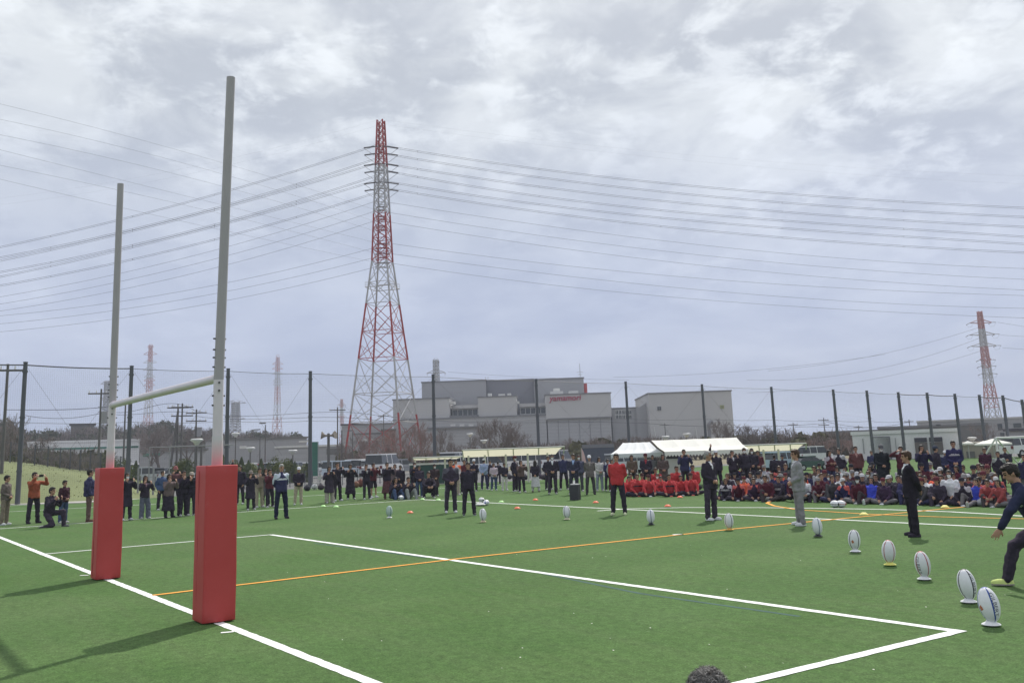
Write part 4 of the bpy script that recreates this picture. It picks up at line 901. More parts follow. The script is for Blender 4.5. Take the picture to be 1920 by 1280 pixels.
bldg('long low grey hall with flat roof left of the big pylon', 385, 575, 823.5, 210, 40, MG, OLD, .3, wins=((560, 585, 826, 829, WT, 'white_fascia'), (515, 530, 836, 840, GL, 'window'), (420, 430, 836, 840, GL, 'window'), (449, 462, 836, 841, WT, 'window')))
bldg('pale low shed in front of the long grey hall', 517, 645, 838, 150, 12, PG, WT, .2, wins=((612, 640, 841, 852, OLD, 'doorway'),))
bldg('grey block with a dark flat roof at the foot of the big pylon', 641, 737, 795.5, 236, 20, PG, DKW, .3, wins=((662, 722, 812, 815, OLD, 'louvre'), (672, 700, 823, 827, WT, 'window_row'), (702, 735, 823, 827, WT, 'window_row')))
bldg('brown brick house behind the pylon leg', 716, 742, 806, 225, 10, mat('brown_brick', (.22,.12,.10), .85, .12, .6), OLD, .2)
bldg('dark grey wall like store beyond the shelter', 1092, 1152, 839, 84, 5, mat('slate_panel', (.095,.105,.13), .8, .06, .5), TRIM, .02)
bldg('white clubhouse with a tall door and two open shutters', 1601, 1803, 812, 93, 7, WW, WW, .12, wins=((1638, 1672, 818.5, 862, TRIM, 'door_frame'), (1640.5, 1669.5, 820.5, 862, DOORW, 'door'), (1717, 1741, 820.5, 829, DKW, 'shutter'), (1717, 1741, 829.5, 852, mat('open_bay', (.16,.14,.13), .8, .2, 1), 'open_bay'), (1745, 1770, 819.5, 828, DKW, 'shutter'), (1745, 1770, 828.5, 852, mat('open_bay', (.16,.14,.13), .8, .2, 1), 'open_bay'), (1620, 1621, 822, 850, TRIM, 'down_pipe'), (1681, 1682, 820, 850, TRIM, 'down_pipe')))
bldg('long flat roofed concrete block rising behind the clubhouse', 1651, 1858, 800, 150, 20, OLD, TRIM, .1, wins=((1761, 1770, 795, 798, GL, 'vent'),))
bldg('brownish low block left of the clubhouse roof', 1543, 1655, 810, 170, 12, mat('tan_wall', (.24,.22,.19), .85, .1, .4), TRIM, .1)
bldg('tall grey industrial block at the far right edge', 1726, 2000, 786, 190, 40, MG, LG_, .1, wins=((1877, 1886, 794, 806, GL, 'window'), (1907, 1922, 793, 801, GL, 'window'), (1880, 1888, 811, 820, GL, 'window')))
bldg('grey shed with dark lean-to roof at the right edge', 1893, 2010, 806, 130, 12, PG, DKW, .4)
bldg('cream kiosk wall behind the garden parasols', 1806, 1885, 835, 90, 5, BEI, BEI, .1, wins=((1812, 1828, 846, 860, OLD, 'counter'), (1838, 1858, 848, 858, OLD, 'window')))
# ------------------------------------------------------------------ utility poles, lamps
CON = mat('pole_concrete', (.13,.125,.12), .8, .1, 1)
def upole(label, x, ytop, D, arms=2, lean=0, tr=False, r=.12):
    g0 = GD(x, D); h = ZAT(x, ytop, D); t = thing('utility_pole', label, 'utility pole', g0, math.atan2(rt.y, rt.x)+.3, 'utility poles behind the ground'); mb = MB(); mb.tube([(0,0,0), (lean,0,h)], [r,r*.65], 8); ob('pole', mb, CON, t, True)
    for k in range(arms):
        a = MB(); z = h-.4-k*.9; a.box((lean, .1, z), (2.2, .1, .12)); ob('crossarm', a, CON, t); s = MB()
        for q in (-1, -.4, .4, 1): s.tube([(lean+q, .1, z+.06), (lean+q, .1, z+.28)], [.05,.035], 6)
        ob('insulators', s, WT, t)
    if tr: a = MB(); a.tube([(.35,0,h-3), (.35,0,h-2)], .3, 10); ob('transformer', a, STG, t)
    return t
for a in (('dark utility pole at the left edge of the frame', 3, 682, 66, 1), ('utility pole rising left of the left goal upright', 184, 729, 90, 1, 0, True), ('utility pole between goal upright and net pole', 231, 755, 110, 0), ('utility pole of a close pair before the wooded hill', 331, 757, 105, 1), ('utility pole with cross arms right of the close pair', 339, 756, 104, 2),
          ('utility pole with a transformer right of the close pair', 366, 767, 110, 2, 0, True), ('short dark post right of the street lamp', 377, 815, 80, 0), ('thin dark pole before the brick block by the pylon', 633, 763, 130, 1), ('thin pole left of the pylon base', 641, 806, 120, 0), ('small utility pole above the bushes right of the warehouse', 1490, 792, 190, 1),
          ('utility pole with arms beyond the right hand bushes', 1548, 783, 180, 2), ('farther utility pole with arms behind the brown block', 1612, 797, 210, 1), ('thin pole behind the clubhouse roof', 1708, 786, 200, 2), ('utility pole before the pale warehouse', 1249, 793, 200, 1), ('slender pole inside the pylon legs', 720, 776, 190, 1)): upole(*a)
st = GD(317, 104); mb = MB(); mb.tube([tuple(st), tuple(AT(334, 770, 104))], .12, 6); tag(ob('leaning_strut', mb, CON), 'slanting strut propping the close pair of utility poles', 'strut')
def uw(label, pts, D, r=.02): wire(label, [(x, y, D) for x, y in pts], r, 'overhead street cables', WIREF)
uw('street cable, upper one between net pole and left upright', ((10,768),(100,768),(184,764),(231,758)), 92, .025); uw('street cable, lower one left of the left upright', ((45,778),(120,784),(186,775)), 90); uw('street cable over the wooded hill, upper', ((184,762),(260,768),(339,758),(366,770)), 104); uw('street cable over the wooded hill, lower', ((184,772),(260,776),(339,772),(366,776)), 104)
uw('long street cable passing the second pylon, upper', ((366,770),(470,778),(560,778),(633,770),(720,782)), 112); uw('long street cable passing the second pylon, lower', ((366,780),(470,785),(560,785),(633,781),(720,790)), 112); uw('street cable across the factory front', ((720,780),(820,787),(950,794),(1100,790),(1249,796)), 185, .03); uw('street cable right of the warehouse, upper', ((1249,796),(1380,800),(1490,797),(1548,793)), 185, .03); uw('street cable right of the warehouse, lower', ((1490,800),(1548,800),(1612,802),(1708,798)), 185, .03); uw('street cable low over the brown block', ((1548,790),(1612,800),(1708,790)), 190, .03)
LAMPW = mat('lamp_white', (.72,.72,.70), .5, 0)
def lamp(label, x, ytop, D, kind='disc'):
    g0 = GD(x, D); h = ZAT(x, ytop, D); t = thing('street_lamp', label, 'street lamp', g0, math.atan2(rt.y, rt.x), 'park lamps'); mb = MB(); mb.tube([(0,0,0), (0,0,h-.2)], [.06,.045], 8); ob('pole', mb, CON, t, True)
    mb = MB()
    if kind == 'disc': mb.loft([(0,0,h-.42), (0,0,h-.22), (0,0,h-.08), (0,0,h)], [(.10,.10), (.22,.22), (.42,.42), (.30,.30)], None, 18); ob('lamp_head', mb, LAMPW, t, True)
    else: mb.box((-.28, 0, h-.05), (.6, .2, .1)); ob('lamp_head', mb, CON, t)
for a in (('white dish lamp left of the near goal upright', 368, 822, 62), ('white dish lamp right of the near goal upright', 441, 811, 90), ('white dish lamp lower beside the long grey hall', 469, 838, 80), ('tall dark lamp post, right one of two before the long grey hall', 497, 792, 95, 'arm'), ('thin lamp post, left one of two before the long grey hall', 487, 804, 100, 'arm'),
          ('small white lamp in front of the pale shed', 549, 843, 80), ('white dish lamp before the factory podium', 882, 812, 110), ('white dish lamp lower right before the factory podium', 908, 824, 100), ('white lamp above the tent roof, left', 1249, 817, 90), ('white lamp above the tent roof, right', 1289, 812, 95), ('white globe lamp at the pylon foot', 661, 806, 115, 'arm'), ('white globe lamp right of the clubhouse', 1822, 819, 95)): lamp(*a)
sp_ = thing('loudspeaker_post', 'dark post with horn loudspeakers left of the big pylon', 'loudspeaker', GD(616, 85), math.atan2(rt.y, rt.x)); h = ZAT(616, 812, 85); mb = MB(); mb.tube([(0,0,0),(0,0,h)], .12, 8); ob('pole', mb, CON, sp_)
for s in (1, -1): mb = MB(); mb.tube([(0,0,h-.2), (.3*s,0,h-.2), (.62*s,-.1,h-.15)], [.08,.1,.36], 10); ob('horn', mb, mat('horn_tan', (.25,.22,.18), .6, .05), sp_)
sg = thing('banner_sign', 'tall green upright banner sign beside a net pole', 'sign', GD(590, 70), math.atan2(rt.y, rt.x)); h = ZAT(590, 828, 70); mb = MB(); mb.box((0,0,h/2+.3), (.42,.06,h-.6)); ob('sign_panel', mb, mat('sign_green', (.06,.17,.13), .6, .12, 3), sg); mb = MB(); mb.bar((-.25,0,0),(-.25,0,h),.03); mb.bar((.25,0,0),(.25,0,h),.03); ob('frame', mb, STG, sg)
# gate frames seen between the goal pads
gt = thing('gate_frame', 'grey steel gate frame with a top bar behind the left spectators', 'gate', GD(300, 60), math.atan2(rt.y, rt.x))
mb = MB()
for x, y0 in ((277, 838), (320, 838), (254, 876), (287, 876)): a = GD(x, 60); l_ = (a-GD(300,60)).dot(Vector((rt.x, rt.y, 0))); mb.tube([(l_, 0, 0), (l_, 0, ZAT(x, y0, 60))], .06 if y0 > 850 else .035, 6)
a = (GD(277,60)-GD(300,60)).dot(Vector((rt.x,rt.y,0))); b = (GD(450,60)-GD(300,60)).dot(Vector((rt.x,rt.y,0))); mb.bar((a,0,ZAT(300,838,60)), (b,0,ZAT(300,838,60)), .03)
ob('frame', mb, STG, gt)
# chain link fence along the bank crest
cf = thing('chain_link_fence', 'dark thin chain link fence along the top of the grass bank', 'fence'); lst = None
for x, yt in ((-60,826), (18,828), (64,833), (89,836), (112,839), (131,841), (150,843), (169,845), (188,848), (206,851), (226,855), (244,859)):
    D = 73; p = GD(x, D); h = ZAT(x, yt, D); mb = MB(); mb.tube([(p.x,p.y,0), (p.x,p.y,h)], .045, 6); ob('post', mb, POLE, cf)
    if lst:
        q, hq = lst; mb = MB()
        for zf in (.98, .75, .55): mb.bar((q.x,q.y,hq*zf), (p.x,p.y,h*zf), .014, 0, 3)
        for k in range(1, 10): t = k/10; c0 = q.lerp(p, t); mb.bar((c0.x,c0.y,.8), (c0.x,c0.y,(hq+(h-hq)*t)*.98), .008, 0, 3)
        ob('mesh_panel', mb, POLE, cf)
    lst = (p, h)
bf = thing('boundary_fence', 'low green mesh fence running along the edge of the car park', 'fence'); mb = MB(); l2 = None
for i, x in enumerate(range(250, 1150, 14)):
    D = 66; p = GD(x, D); mb.bar((p.x,p.y,0), (p.x,p.y,1.05), .03, 0, 4)
    if l2: [mb.bar((l2.x,l2.y,z), (p.x,p.y,z), .012, 0, 3) for z in (1.03, .55, .1)]
    l2 = p
ob('rails', mb, POLE, bf)

# ------------------------------------------------------------------ vehicles
GLS = mat('car_glass', (.02,.025,.03), .1, 0, spec=.7); TYRE = mat('tyre', (.02,.02,.02), .8, 0); RIM = mat('rim', (.45,.45,.46), .4, 0, metal=.5); LMP = mat('car_lamp', (.7,.7,.66), .2, 0); TL = mat('tail_lamp', (.16,.02,.02), .3, 0)
def profile_car(kind):
    # side outline (x, z) body, (x, z) glasshouse
    if kind == 'sedan': return 4.5, 1.7, [(-2.25,.35),(-2.22,.85),(-1.6,.98),(-1.5,1.0),(1.1,.98),(2.1,.80),(2.25,.55),(2.25,.3)], [(-1.75,.97),(-1.15,1.42),(.35,1.44),(1.15,.97)]
    if kind == 'wagon': return 4.3, 1.7, [(-2.15,.35),(-2.15,1.0),(1.0,1.02),(2.0,.85),(2.15,.55),(2.15,.3)], [(-2.1,1.0),(-1.9,1.55),(.3,1.58),(1.1,1.0)]
    if kind == 'van': return 4.7, 1.75, [(-2.35,.35),(-2.35,1.1),(1.5,1.1),(2.2,.95),(2.35,.6),(2.35,.3)], [(-2.33,1.08),(-2.2,1.88),(1.0,1.9),(1.75,1.08)]
    if kind == 'bus': return 7.0, 2.1, [(-3.5,.4),(-3.5,1.35),(3.4,1.35),(3.5,1.0),(3.5,.35)], [(-3.48,1.33),(-3.42,2.55),(3.0,2.6),(3.42,1.33)]
def car(label, x, D, kind, c, rot=0.0, zoff=0.0, cat='car', sc=1.0):
    Ln, Wd, bo, gh = profile_car(kind); p = GD(x, D); t = thing('bus' if kind == 'bus' else ('parked_van' if kind == 'van' else 'parked_car'), label, cat, (p.x, p.y, zoff-.01), math.atan2(rt.y, rt.x)+rot, 'vehicles in the car park'); t.scale = (sc, sc, sc)
    paint = mat('car_paint', c, .3, .03, 2, spec=.6)
    def slab(pts, w, w2=None):
        mb = MB(); w2 = w2 or w; zs = [q[1] for q in pts]; z0, z1 = min(zs), max(zs); n = len(pts); vs = []
        for s in (1, -1):
            for (px_, pz) in pts: k = (pz-z0)/(z1-z0+1e-9); vs.append((px_, s*(w+(w2-w)*k)/2, pz))
        mb.add(vs, [tuple(range(n)), tuple(range(n, 2*n))[::-1]]+[(k, n+k, n+(k+1)%n, (k+1)%n) for k in range(n)]); return mb
    ob('body', slab(bo, Wd), paint, t); ob('window_band', slab(gh, Wd*.94, Wd*.80), GLS, t)
    xs0, xs1 = gh[1][0], gh[2][0]; zr = gh[1][1]; mb = MB(); mb.box(((xs0+xs1)/2, 0, zr+.045), (xs1-xs0+.25, Wd*.82, .11)); ob('roof', mb, paint, t)
    mb = MB()
    for fx in ((0,), (.33, .66), (.2, .4, .6, .8))[0 if kind == 'x' else (2 if kind == 'bus' else 1)]:
        for s in (1, -1): mb.bar((xs0+(xs1-xs0)*fx, s*(Wd*.47+.005), bo[1][1]), (xs0+(xs1-xs0)*fx, s*(Wd*.40+.01), zr), .045)
    ob('pillars', mb, paint, t)
    wx = Ln*.31
    for sx in (1, -1):
        for s in (1, -1):
            mb = MB(); mb.tube([(wx*sx, s*(Wd/2-.18), .33), (wx*sx, s*(Wd/2+.02), .33)], .33, 14); w = ob('wheel', mb, TYRE, t, False); mb = MB(); mb.tube([(wx*sx, s*(Wd/2+.02), .33), (wx*sx, s*(Wd/2+.035), .33)], .19, 10); ob('rim', mb, RIM, w)
    for s in (1, -1):
        mb = MB(); mb.box((Ln/2-.05, s*Wd*.36, .68), (.14, .32, .14)); ob('headlight', mb, LMP, t); mb = MB(); mb.box((-Ln/2+.03, s*Wd*.40, .85), (.10, .22, .25)); ob('tail_light', mb, TL, t)
    return t
WHc, SIL, GRY, BLC, BLU_ = (.75,.75,.76), (.45,.47,.50), (.20,.21,.22), (.03,.03,.035), (.35,.45,.60)
for a in (('white van parked furthest left in the car park', 236, 92, 'van', WHc, 1.5, 0, 'van'), ('silver car parked between the goal pads, left', 276, 90, 'wagon', SIL, .35), ('dark grey car parked between the goal pads, middle', 308, 92, 'sedan', GRY, 1.4), ('pale silver car parked between the goal pads, right', 345, 90, 'sedan', (.55,.57,.6), .4),
          ('white car just right of the near goal pad', 466, 92, 'wagon', WHc, 1.45), ('red car glimpsed left of the man in the navy tracksuit', 493, 95, 'sedan', (.4,.05,.05), 1.5), ('silver car with pale roof behind the navy tracksuit man', 514, 92, 'wagon', (.5,.52,.54), 1.7), ('silver grey estate car left of the tall net pole', 550, 90, 'wagon', (.42,.45,.48), 1.3), ('white sedan right of the tall net pole', 590, 96, 'sedan', WHc, .3),
          ('pale blue white van behind the standing pair', 640, 92, 'van', (.6,.68,.76), .25, 0, 'van', .8), ('white wagon behind the woman in the long black coat', 672, 94, 'wagon', WHc, 1.4), ('silver car behind the shorts wearer', 694, 93, 'sedan', (.5,.52,.54), 1.6), ('white van with a white roof box left of the dugout', 720, 88, 'van', WHc, 1.3, 0, 'van', 1.05), ('grey car behind the brown bag photographer', 752, 94, 'sedan', (.3,.31,.33), .4),
          ('white high van left under the curved shelter', 858, 88, 'van', WHc, 1.2, 0, 'van', 1.02), ('white minibus behind the pale blue jersey spectator', 912, 88, 'van', (.7,.7,.7), .3, 0, 'minibus', .8), ('white bus behind the curved shelter', 985, 105, 'bus', WHc, .1, 0, 'bus', .62), ('white truck like van at the right end of the curved shelter', 1044, 88, 'van', WHc, 1.1, 0, 'van', .95), ('grey silver car behind the white tent', 1180, 70, 'wagon', (.5,.52,.55), .5, 0, 'car', .9),
          ('pale blue car left of the man in grey suit', 1468, 66, 'wagon', (.40,.50,.58), .5, 0, 'car', .78), ('white van right of the man in grey suit', 1524, 92, 'van', WHc, .35, 0, 'van', .72), ('black green car under the white van', 1512, 66, 'sedan', (.03,.07,.06), .4, 0, 'car', .62), ('white car at the far right behind the parasols', 1916, 88, 'wagon', WHc, .4)): car(*a)

# ------------------------------------------------------------------ tents, shelters
def sheer(name, c, k):       # canvas or plastic sheet that lets some sunlight through
    m = bpy.data.materials.new(name); m.use_nodes = True; t = m.node_tree; b = t.nodes['Principled BSDF']; b.inputs['Base Color'].default_value = c+(1,); b.inputs['Roughness'].default_value = .75
    tr = t.nodes.new('ShaderNodeBsdfTranslucent'); tr.inputs[0].default_value = c+(1,); ms = t.nodes.new('ShaderNodeMixShader'); ms.inputs[0].default_value = k; t.links.new(b.outputs[0], ms.inputs[1]); t.links.new(tr.outputs[0], ms.inputs[2]); t.links.new(ms.outputs[0], t.nodes['Material Output'].inputs[0]); return m
TENT = sheer('tent_canvas', (.84,.83,.78), .25); TENTG = sheer('tent_canvas_grey', (.66,.68,.70), .15); FR = mat('frame_steel', (.40,.40,.38), .5, .05)
def tent(label, x0, x1, xr0, xr1, yr, ye, D0, D1, m, gx0=None):
    """ridge tent: eaves x0..x1 at row ye, ridge xr0..xr1 at row yr; D0 front, D1 back"""
    e = [AT(x0, ye, D0), AT(x1, ye, D0)]; Dm = (D0+D1)/2; r_ = [AT(xr0, yr, Dm), AT(xr1, yr, Dm)]; ez = sum(p.z for p in e)/2; rz = sum(p.z for p in r_)/2
    c = (e[0]+e[1])/2; u = (e[1]-e[0]); u.z = 0; ln = u.length; u.normalize(); v = Vector((-u.y, u.x, 0)); dp = D1-D0
    t = thing('tent', label, 'tent', (c.x, c.y, 0), math.atan2(u.y, u.x), 'white event tents'); ra = (r_[0]-c).dot(u); rb = (r_[1]-c).dot(u); h = ln/2; mb = MB()
    nn = 12; vs = []
    for k in range(nn+1):
        s = k/nn; x = -h+2*h*s; xr = ra+(rb-ra)*s; sg_ = .05*math.sin(math.pi*s*4)**2
        vs += [(x, 0, ez-.16), (x, 0, ez), ((x+xr)/2, dp*.25, (ez+rz)/2-.06-sg_), (xr, dp/2, rz-sg_*.3), ((x+xr)/2, dp*.75, (ez+rz)/2-.06-sg_), (x, dp, ez), (x, dp, ez-.16)]
    mb.add(vs, [(7*k+j, 7*(k+1)+j, 7*(k+1)+j+1, 7*k+j+1) for k in range(nn) for j in range(6)]); o = len(vs)
    mb.add([vs[1], vs[2], vs[3], vs[4], vs[5]], [(0,1,2,3,4)]); mb.add([vs[7*nn+k] for k in range(1, 6)], [(0,1,2,3,4)])
    ob('canopy', mb, m, t)
    for s in (0, .5, 1):
        for y in (0.03, dp-.03): p = MB(); p.tube([(-h+2*h*s*.98+.02, y, 0), (-h+2*h*s*.98+.02, y, ez)], .025, 8); ob('leg', p, FR, t)
    sc = MB()
    for k in range(26): x = -h+2*h*(k+.5)/26; sc.add([(x-h/26, -.004, ez-.15), (x+h/26, -.004, ez-.15), (x, -.004, ez-.24)], [(0,1,2)])
    ob('scalloped_edge', sc, m, t); return t
tent('big cream ridge tent over the seated red squad', 1246, 1404, 1221, 1381, 822.5, 844, 44.5, 48.5, TENT); tent('greyer smaller ridge tent joined at the left of the big one', 1145, 1243, 1168, 1218, 829, 849.5, 46, 50.5, TENTG)
YEL = sheer('shelter_sheet', (.60,.58,.45), .6); SHF = mat('shelter_frame', (.58,.58,.52), .5, .04)
def shelter(label, x0, x1, ytop, ylow, D, cols, curved=True, depth=2.2):
    a, b = AT(x0, ytop, D), AT(x1, ytop, D); c = (a+b)/2; u = b-a; u.z = 0; ln = u.length; u.normalize(); zt = (a.z+b.z)/2; zl = ZAT((x0+x1)/2, ylow, D); t = thing('dugout_shelter', label, 'shelter', (c.x, c.y, 0), math.atan2(u.y, u.x), 'pitch side shelters')
    mb = MB(); vs = []; m_ = 8
    for s in (-1, 1):
        for k in range(m_+1): q = k/m_; vs.append((s*ln/2-(.5*(1-q) if s > 0 else -.0), -q*depth*.5+depth*.1, zl+(zt-zl)*math.sin(q*math.pi/2)+(.0 if q < 1 else .02)))
    mb.add(vs, [(k, k+1, m_+1+k+1, m_+1+k) for k in range(m_)]); o = ob('roof_sheet', mb, YEL, t)
    for k in range(5):
        x = -ln/2+ln*k/4; rb = MB(); rb.tube([(x, -q/8*depth*.5+depth*.1, zl+(zt-zl)*math.sin(q/8*math.pi/2)+.03) for q in range(9)], .03, 6); ob('rib', rb, SHF, t)
    rb = MB(); rb.bar((-ln/2,-depth*.4,zt+.02), (ln/2,-depth*.4,zt+.02), .045); ob('front_rail', rb, SHF, t)
    for x in cols:
        p = GD(x, D); l_ = (p-Vector((c.x,c.y,0))).dot(u); q = MB(); q.tube([(l_, .1, 0), (l_, .1, zl+.1)], .06, 8); ob('column', q, SHF, t)
    return t
shelter('curved cream roofed dugout shelter behind the line of spectators', 868, 1057, 841, 854, 58, (878, 909, 948, 989, 1026))
shelter('cream roofed shelter beyond the seated crowd', 1394, 1511, 833.5, 845, 56, (1430, 1458, 1483)); shelter('small dark dugout with a thin white roof at the left', 775, 871, 857, 861, 60, (778, 834, 869))
mb = MB(); db = thing('dugout_bench_back', 'dark green windbreak panel under the small dugout', 'panel', GD(810, 61.5), math.atan2(rt.y, rt.x)); mb.box((0,0,.6), (2.9,.08,1.2)); ob('panel', mb, mat('dark_green_sheet', (.03,.07,.06), .6, .1, 2), db); mb = MB(); mb.box((0,-.03,1.27), (3.0,.12,.10)); ob('top_rail', mb, SHF, db)
def parasol(label, x, yt, ye, hw, D):
    p = GD(x, D); t = thing('garden_parasol', label, 'parasol', p, 0, 'cream parasols by the kiosk'); zt, ze = ZAT(x, yt, D), ZAT(x, ye, D); w = hw*D/F; mb = MB(); mb.add([(0,0,zt)]+[(w*math.cos(k*math.pi/4), w*math.sin(k*math.pi/4), ze) for k in range(8)]+[(w*math.cos(k*math.pi/4), w*math.sin(k*math.pi/4), ze-.12) for k in range(8)], [(0,1+k,1+(k+1)%8) for k in range(8)]+[(1+k,9+k,9+(k+1)%8,1+(k+1)%8) for k in range(8)]); ob('canopy', mb, TENT, t); mb = MB(); mb.tube([(0,0,0),(0,0,zt)], .04, 8); ob('pole', mb, FR, t)
parasol('widest cream parasol right of the clubhouse', 1860, 822, 831, 29, 84); parasol('small cream parasol nearest the clubhouse wall', 1813, 826, 830.5, 9, 88); parasol('middle cream parasol half behind the widest one', 1842, 826, 832, 12, 87)
gl = thing('spare_soccer_goal', 'white framed small goal at the right edge', 'goal', GD(1905, 66), math.atan2(rt.y, rt.x)+.5); mb = MB(); 
for a, b in (((-2,0,0),(-2,0,1.7)), ((2,0,0),(2,0,1.7)), ((-2,0,1.7),(2,0,1.7)), ((-2,0,1.7),(-2,1.4,0)), ((2,0,1.7),(2,1.4,0)), ((-2,1.4,0),(2,1.4,0)), ((-2,0,1.7),(2,1.4,0))): mb.tube([a, b], .05, 8)
ob('frame', mb, LAMPW, gl)
# kit box, table, bags
kb = thing('kit_box', 'upright charcoal box on the turf before the man in blue shirt', 'box', G(1079, 937)); mb = MB(); mb.box((0,0,.29), (.34,.34,.56), .6); ob('box_body', mb, mat('charcoal', (.05,.05,.06), .7, .1, 4), kb); mb = MB(); mb.box((.02,0,.585), (.30,.22,.03), .6); mb.box((-.04,0,.66), (.06,.06,.13), .3); ob('white_papers', mb, LAMPW, kb)
tbk = thing('folding_table', 'low table with blue and white items under the big tent', 'table', GD(1295, 44), math.atan2(rt.y, rt.x)); mb = MB(); mb.box((0,0,.70), (1.6,.6,.04)); ob('table_top', mb, FR, tbk)
for s in (1,-1):
    for q in (1,-1): mb = MB(); mb.bar((.75*s,.25*q,0), (.7*s,.25*q,.69), .015); ob('leg', mb, FR, tbk)
mb = MB(); mb.ell((0,0,0), (.35,.2,.10), None, 12, 8); tag(ob('blue_cloth_bundle', mb, mat('cloth_blue', (.12,.22,.45), .8, .1, 8), smooth=True, loc=(tbk.location.x-.3, tbk.location.y, .81)), 'blue cloth bundle lying on the table in the tent', 'cloth')
wb = thing('display_board', 'white notice board standing under the big tent', 'board', GD(1262, 45.5), math.atan2(rt.y, rt.x)); mb = MB(); mb.box((0,0,1.05), (.75,.04,.85)); ob('board', mb, WT, wb); mb = MB(); mb.box((0,-.03,1.38), (.75,.03,.18)); ob('header_strip', mb, DKW, wb)
for s in (1,-1): mb = MB(); mb.bar((.3*s,0,0),(.3*s,0,.65),.02); ob('leg', mb, FR, wb)
def bag(label, x, y, c, s=(.28,.18,.16)):
    mb = MB(); mb.ell((0,0,s[2]), s, None, 14, 10); mb.tube([(-s[0]*.5,0,s[2]*1.7), (-s[0]*.3,0,s[2]*2.4), (s[0]*.3,0,s[2]*2.4), (s[0]*.5,0,s[2]*1.7)], .02, 6); me = remeshed(mb, .022, 2, .02, 9, (mat('bag_fabric', c, .85, .12, 10),)); p = G(x, y); tag(link('bag', me, None, (p.x, p.y, 0)), label, 'bag', 'bags lying beside the pitch')
for a in (('dark bag on the ground left of the photographing woman', 576, 920, (.03,.03,.04)), ('white carrier bag beside a folding seat, left of centre', 590, 917, (.5,.5,.52)), ('dark bag near the edge of the turf, left of centre', 602, 918, (.05,.04,.05)), ('brown bag behind the tall man in black', 668, 914, (.2,.1,.07), (.25,.18,.2)), ('dark red crate like bag by the long coat woman', 676, 913, (.16,.06,.05), (.22,.2,.25)),
          ('white flat bag under the loose rugby balls', 901, 948, (.7,.7,.68), (.26,.14,.05)), ('dark bag behind the white skirted woman, left', 955, 898, (.04,.04,.05)), ('dark bag behind the white skirted woman, middle', 985, 899, (.03,.03,.04)), ('dark bag behind the white skirted woman, right', 1012, 897, (.05,.04,.06)), ('dark bag behind the man in black coat', 1020, 899, (.04,.03,.04)), ('grey helmet like bag in front of the seated crowd', 1640, 943, (.25,.26,.28), (.16,.14,.11)), ('pale grey bag before the maroon children at right', 1846, 949, (.38,.39,.42), (.20,.15,.11)), ('black bag before the seated crowd at right', 1750, 946, (.03,.03,.04), (.24,.16,.10)), ('white bag at the feet of the dark crowd', 1438, 939, (.5,.5,.5), (.2,.14,.08))): bag(*a)
fl = thing('feather_flag', 'small pale pink feather flag behind the man in blue shirt', 'flag', GD(1090, 50)); zt = ZAT(1090, 839, 50); mb = MB(); mb.bar((0,0,0),(0,0,zt),.015); ob('pole', mb, FR, fl); mb = MB(); w = Vector((rt.x, rt.y, 0)); vs = [];
for k in range(7): q = k/6; a = w*(-.02); b = w*(.03+.22*math.sin(min(1, q*1.1)*math.pi*.55)); z = zt-(zt-.8)*q; vs += [(a.x, a.y, z), (b.x, b.y+.02*math.sin(q*9), z-.05)]
mb.add(vs, [(2*k,2*k+1,2*k+3,2*k+2) for k in range(6)]); ob('cloth', mb, mat('flag_pink', (.62,.42,.42), .8, .05), fl)
folding = thing('folding_chair', 'white folding chair beside the bags left of centre', 'chair', G(593, 918)); mb = MB(); mb.box((0,0,.42), (.42,.4,.03)); ob('seat', mb, FR, folding); mb = MB(); mb.box((0,.2,.68), (.42,.03,.22)); ob('backrest', mb, FR, folding)
for s in (1,-1):
    for q in (1,-1): mb = MB(); mb.bar((.2*s,.18*q,0), (.2*s,-.12*q,.42), .013); ob('leg', mb, FR, folding)

# ------------------------------------------------------------------ trees
BARK = mat('bark', (.13,.115,.105), .9, .15, 3); TWIG = mat('twigs', (.19,.16,.15), .9, .15, .6); TWIGR = mat('twigs_reddish', (.25,.18,.165), .9, .15, .6)
def branch_tree(seed, H_=8.0, depth=5, spread=.55, twig=.012):
    rnd = random.Random(seed); tr = MB(); cr = MB()
    def grow(p, d, L_, r, k):
        pts = [p]; rad = [r]; n = 3
        for i in range(n):
            d = (d+Vector((rnd.uniform(-1,1), rnd.uniform(-1,1), rnd.uniform(-.3,.7)))*.16).normalized(); p = p+d*L_/n; pts.append(p); rad.append(max(r*(1-.38*(i+1)/n), twig))
        (tr if k == 0 else cr).tube(pts, rad, 6 if k == 0 else (4 if k < 3 else 3), 0, False)
        if k >= depth: return
        nb = 3 if k < 3 else rnd.choice((3, 4))
        for i in range(nb+(2 if k == 0 else 0)):
            t = rnd.uniform(.35, 1.0) if i else 1.0; j = min(n, int(t*n)); q = pts[j] if t >= 1 else pts[j].lerp(pts[min(j+1, n)], t*n-j)
            a = rnd.uniform(0, 6.28); s = d.orthogonal().normalized(); s = Matrix.Rotation(a, 3, d) @ s; nd_ = (d*(1-spread*.4)+s*spread*rnd.uniform(.7,1.3)+Vector((0,0,.22))).normalized()
            grow(q, nd_, L_*rnd.uniform(.58,.78), max(rad[j]*.62, twig), k+1)
    grow(Vector((0,0,0)), Vector((0,0,1)), H_*.34, H_*.022, 0); return tr.mesh('trunk', BARK), cr.mesh('crown', TWIG)
TREES = [branch_tree(s, 8, 5, sp, .014) for s, sp in ((1,.5), (2,.65), (5,.42), (8,.6), (11,.5))]
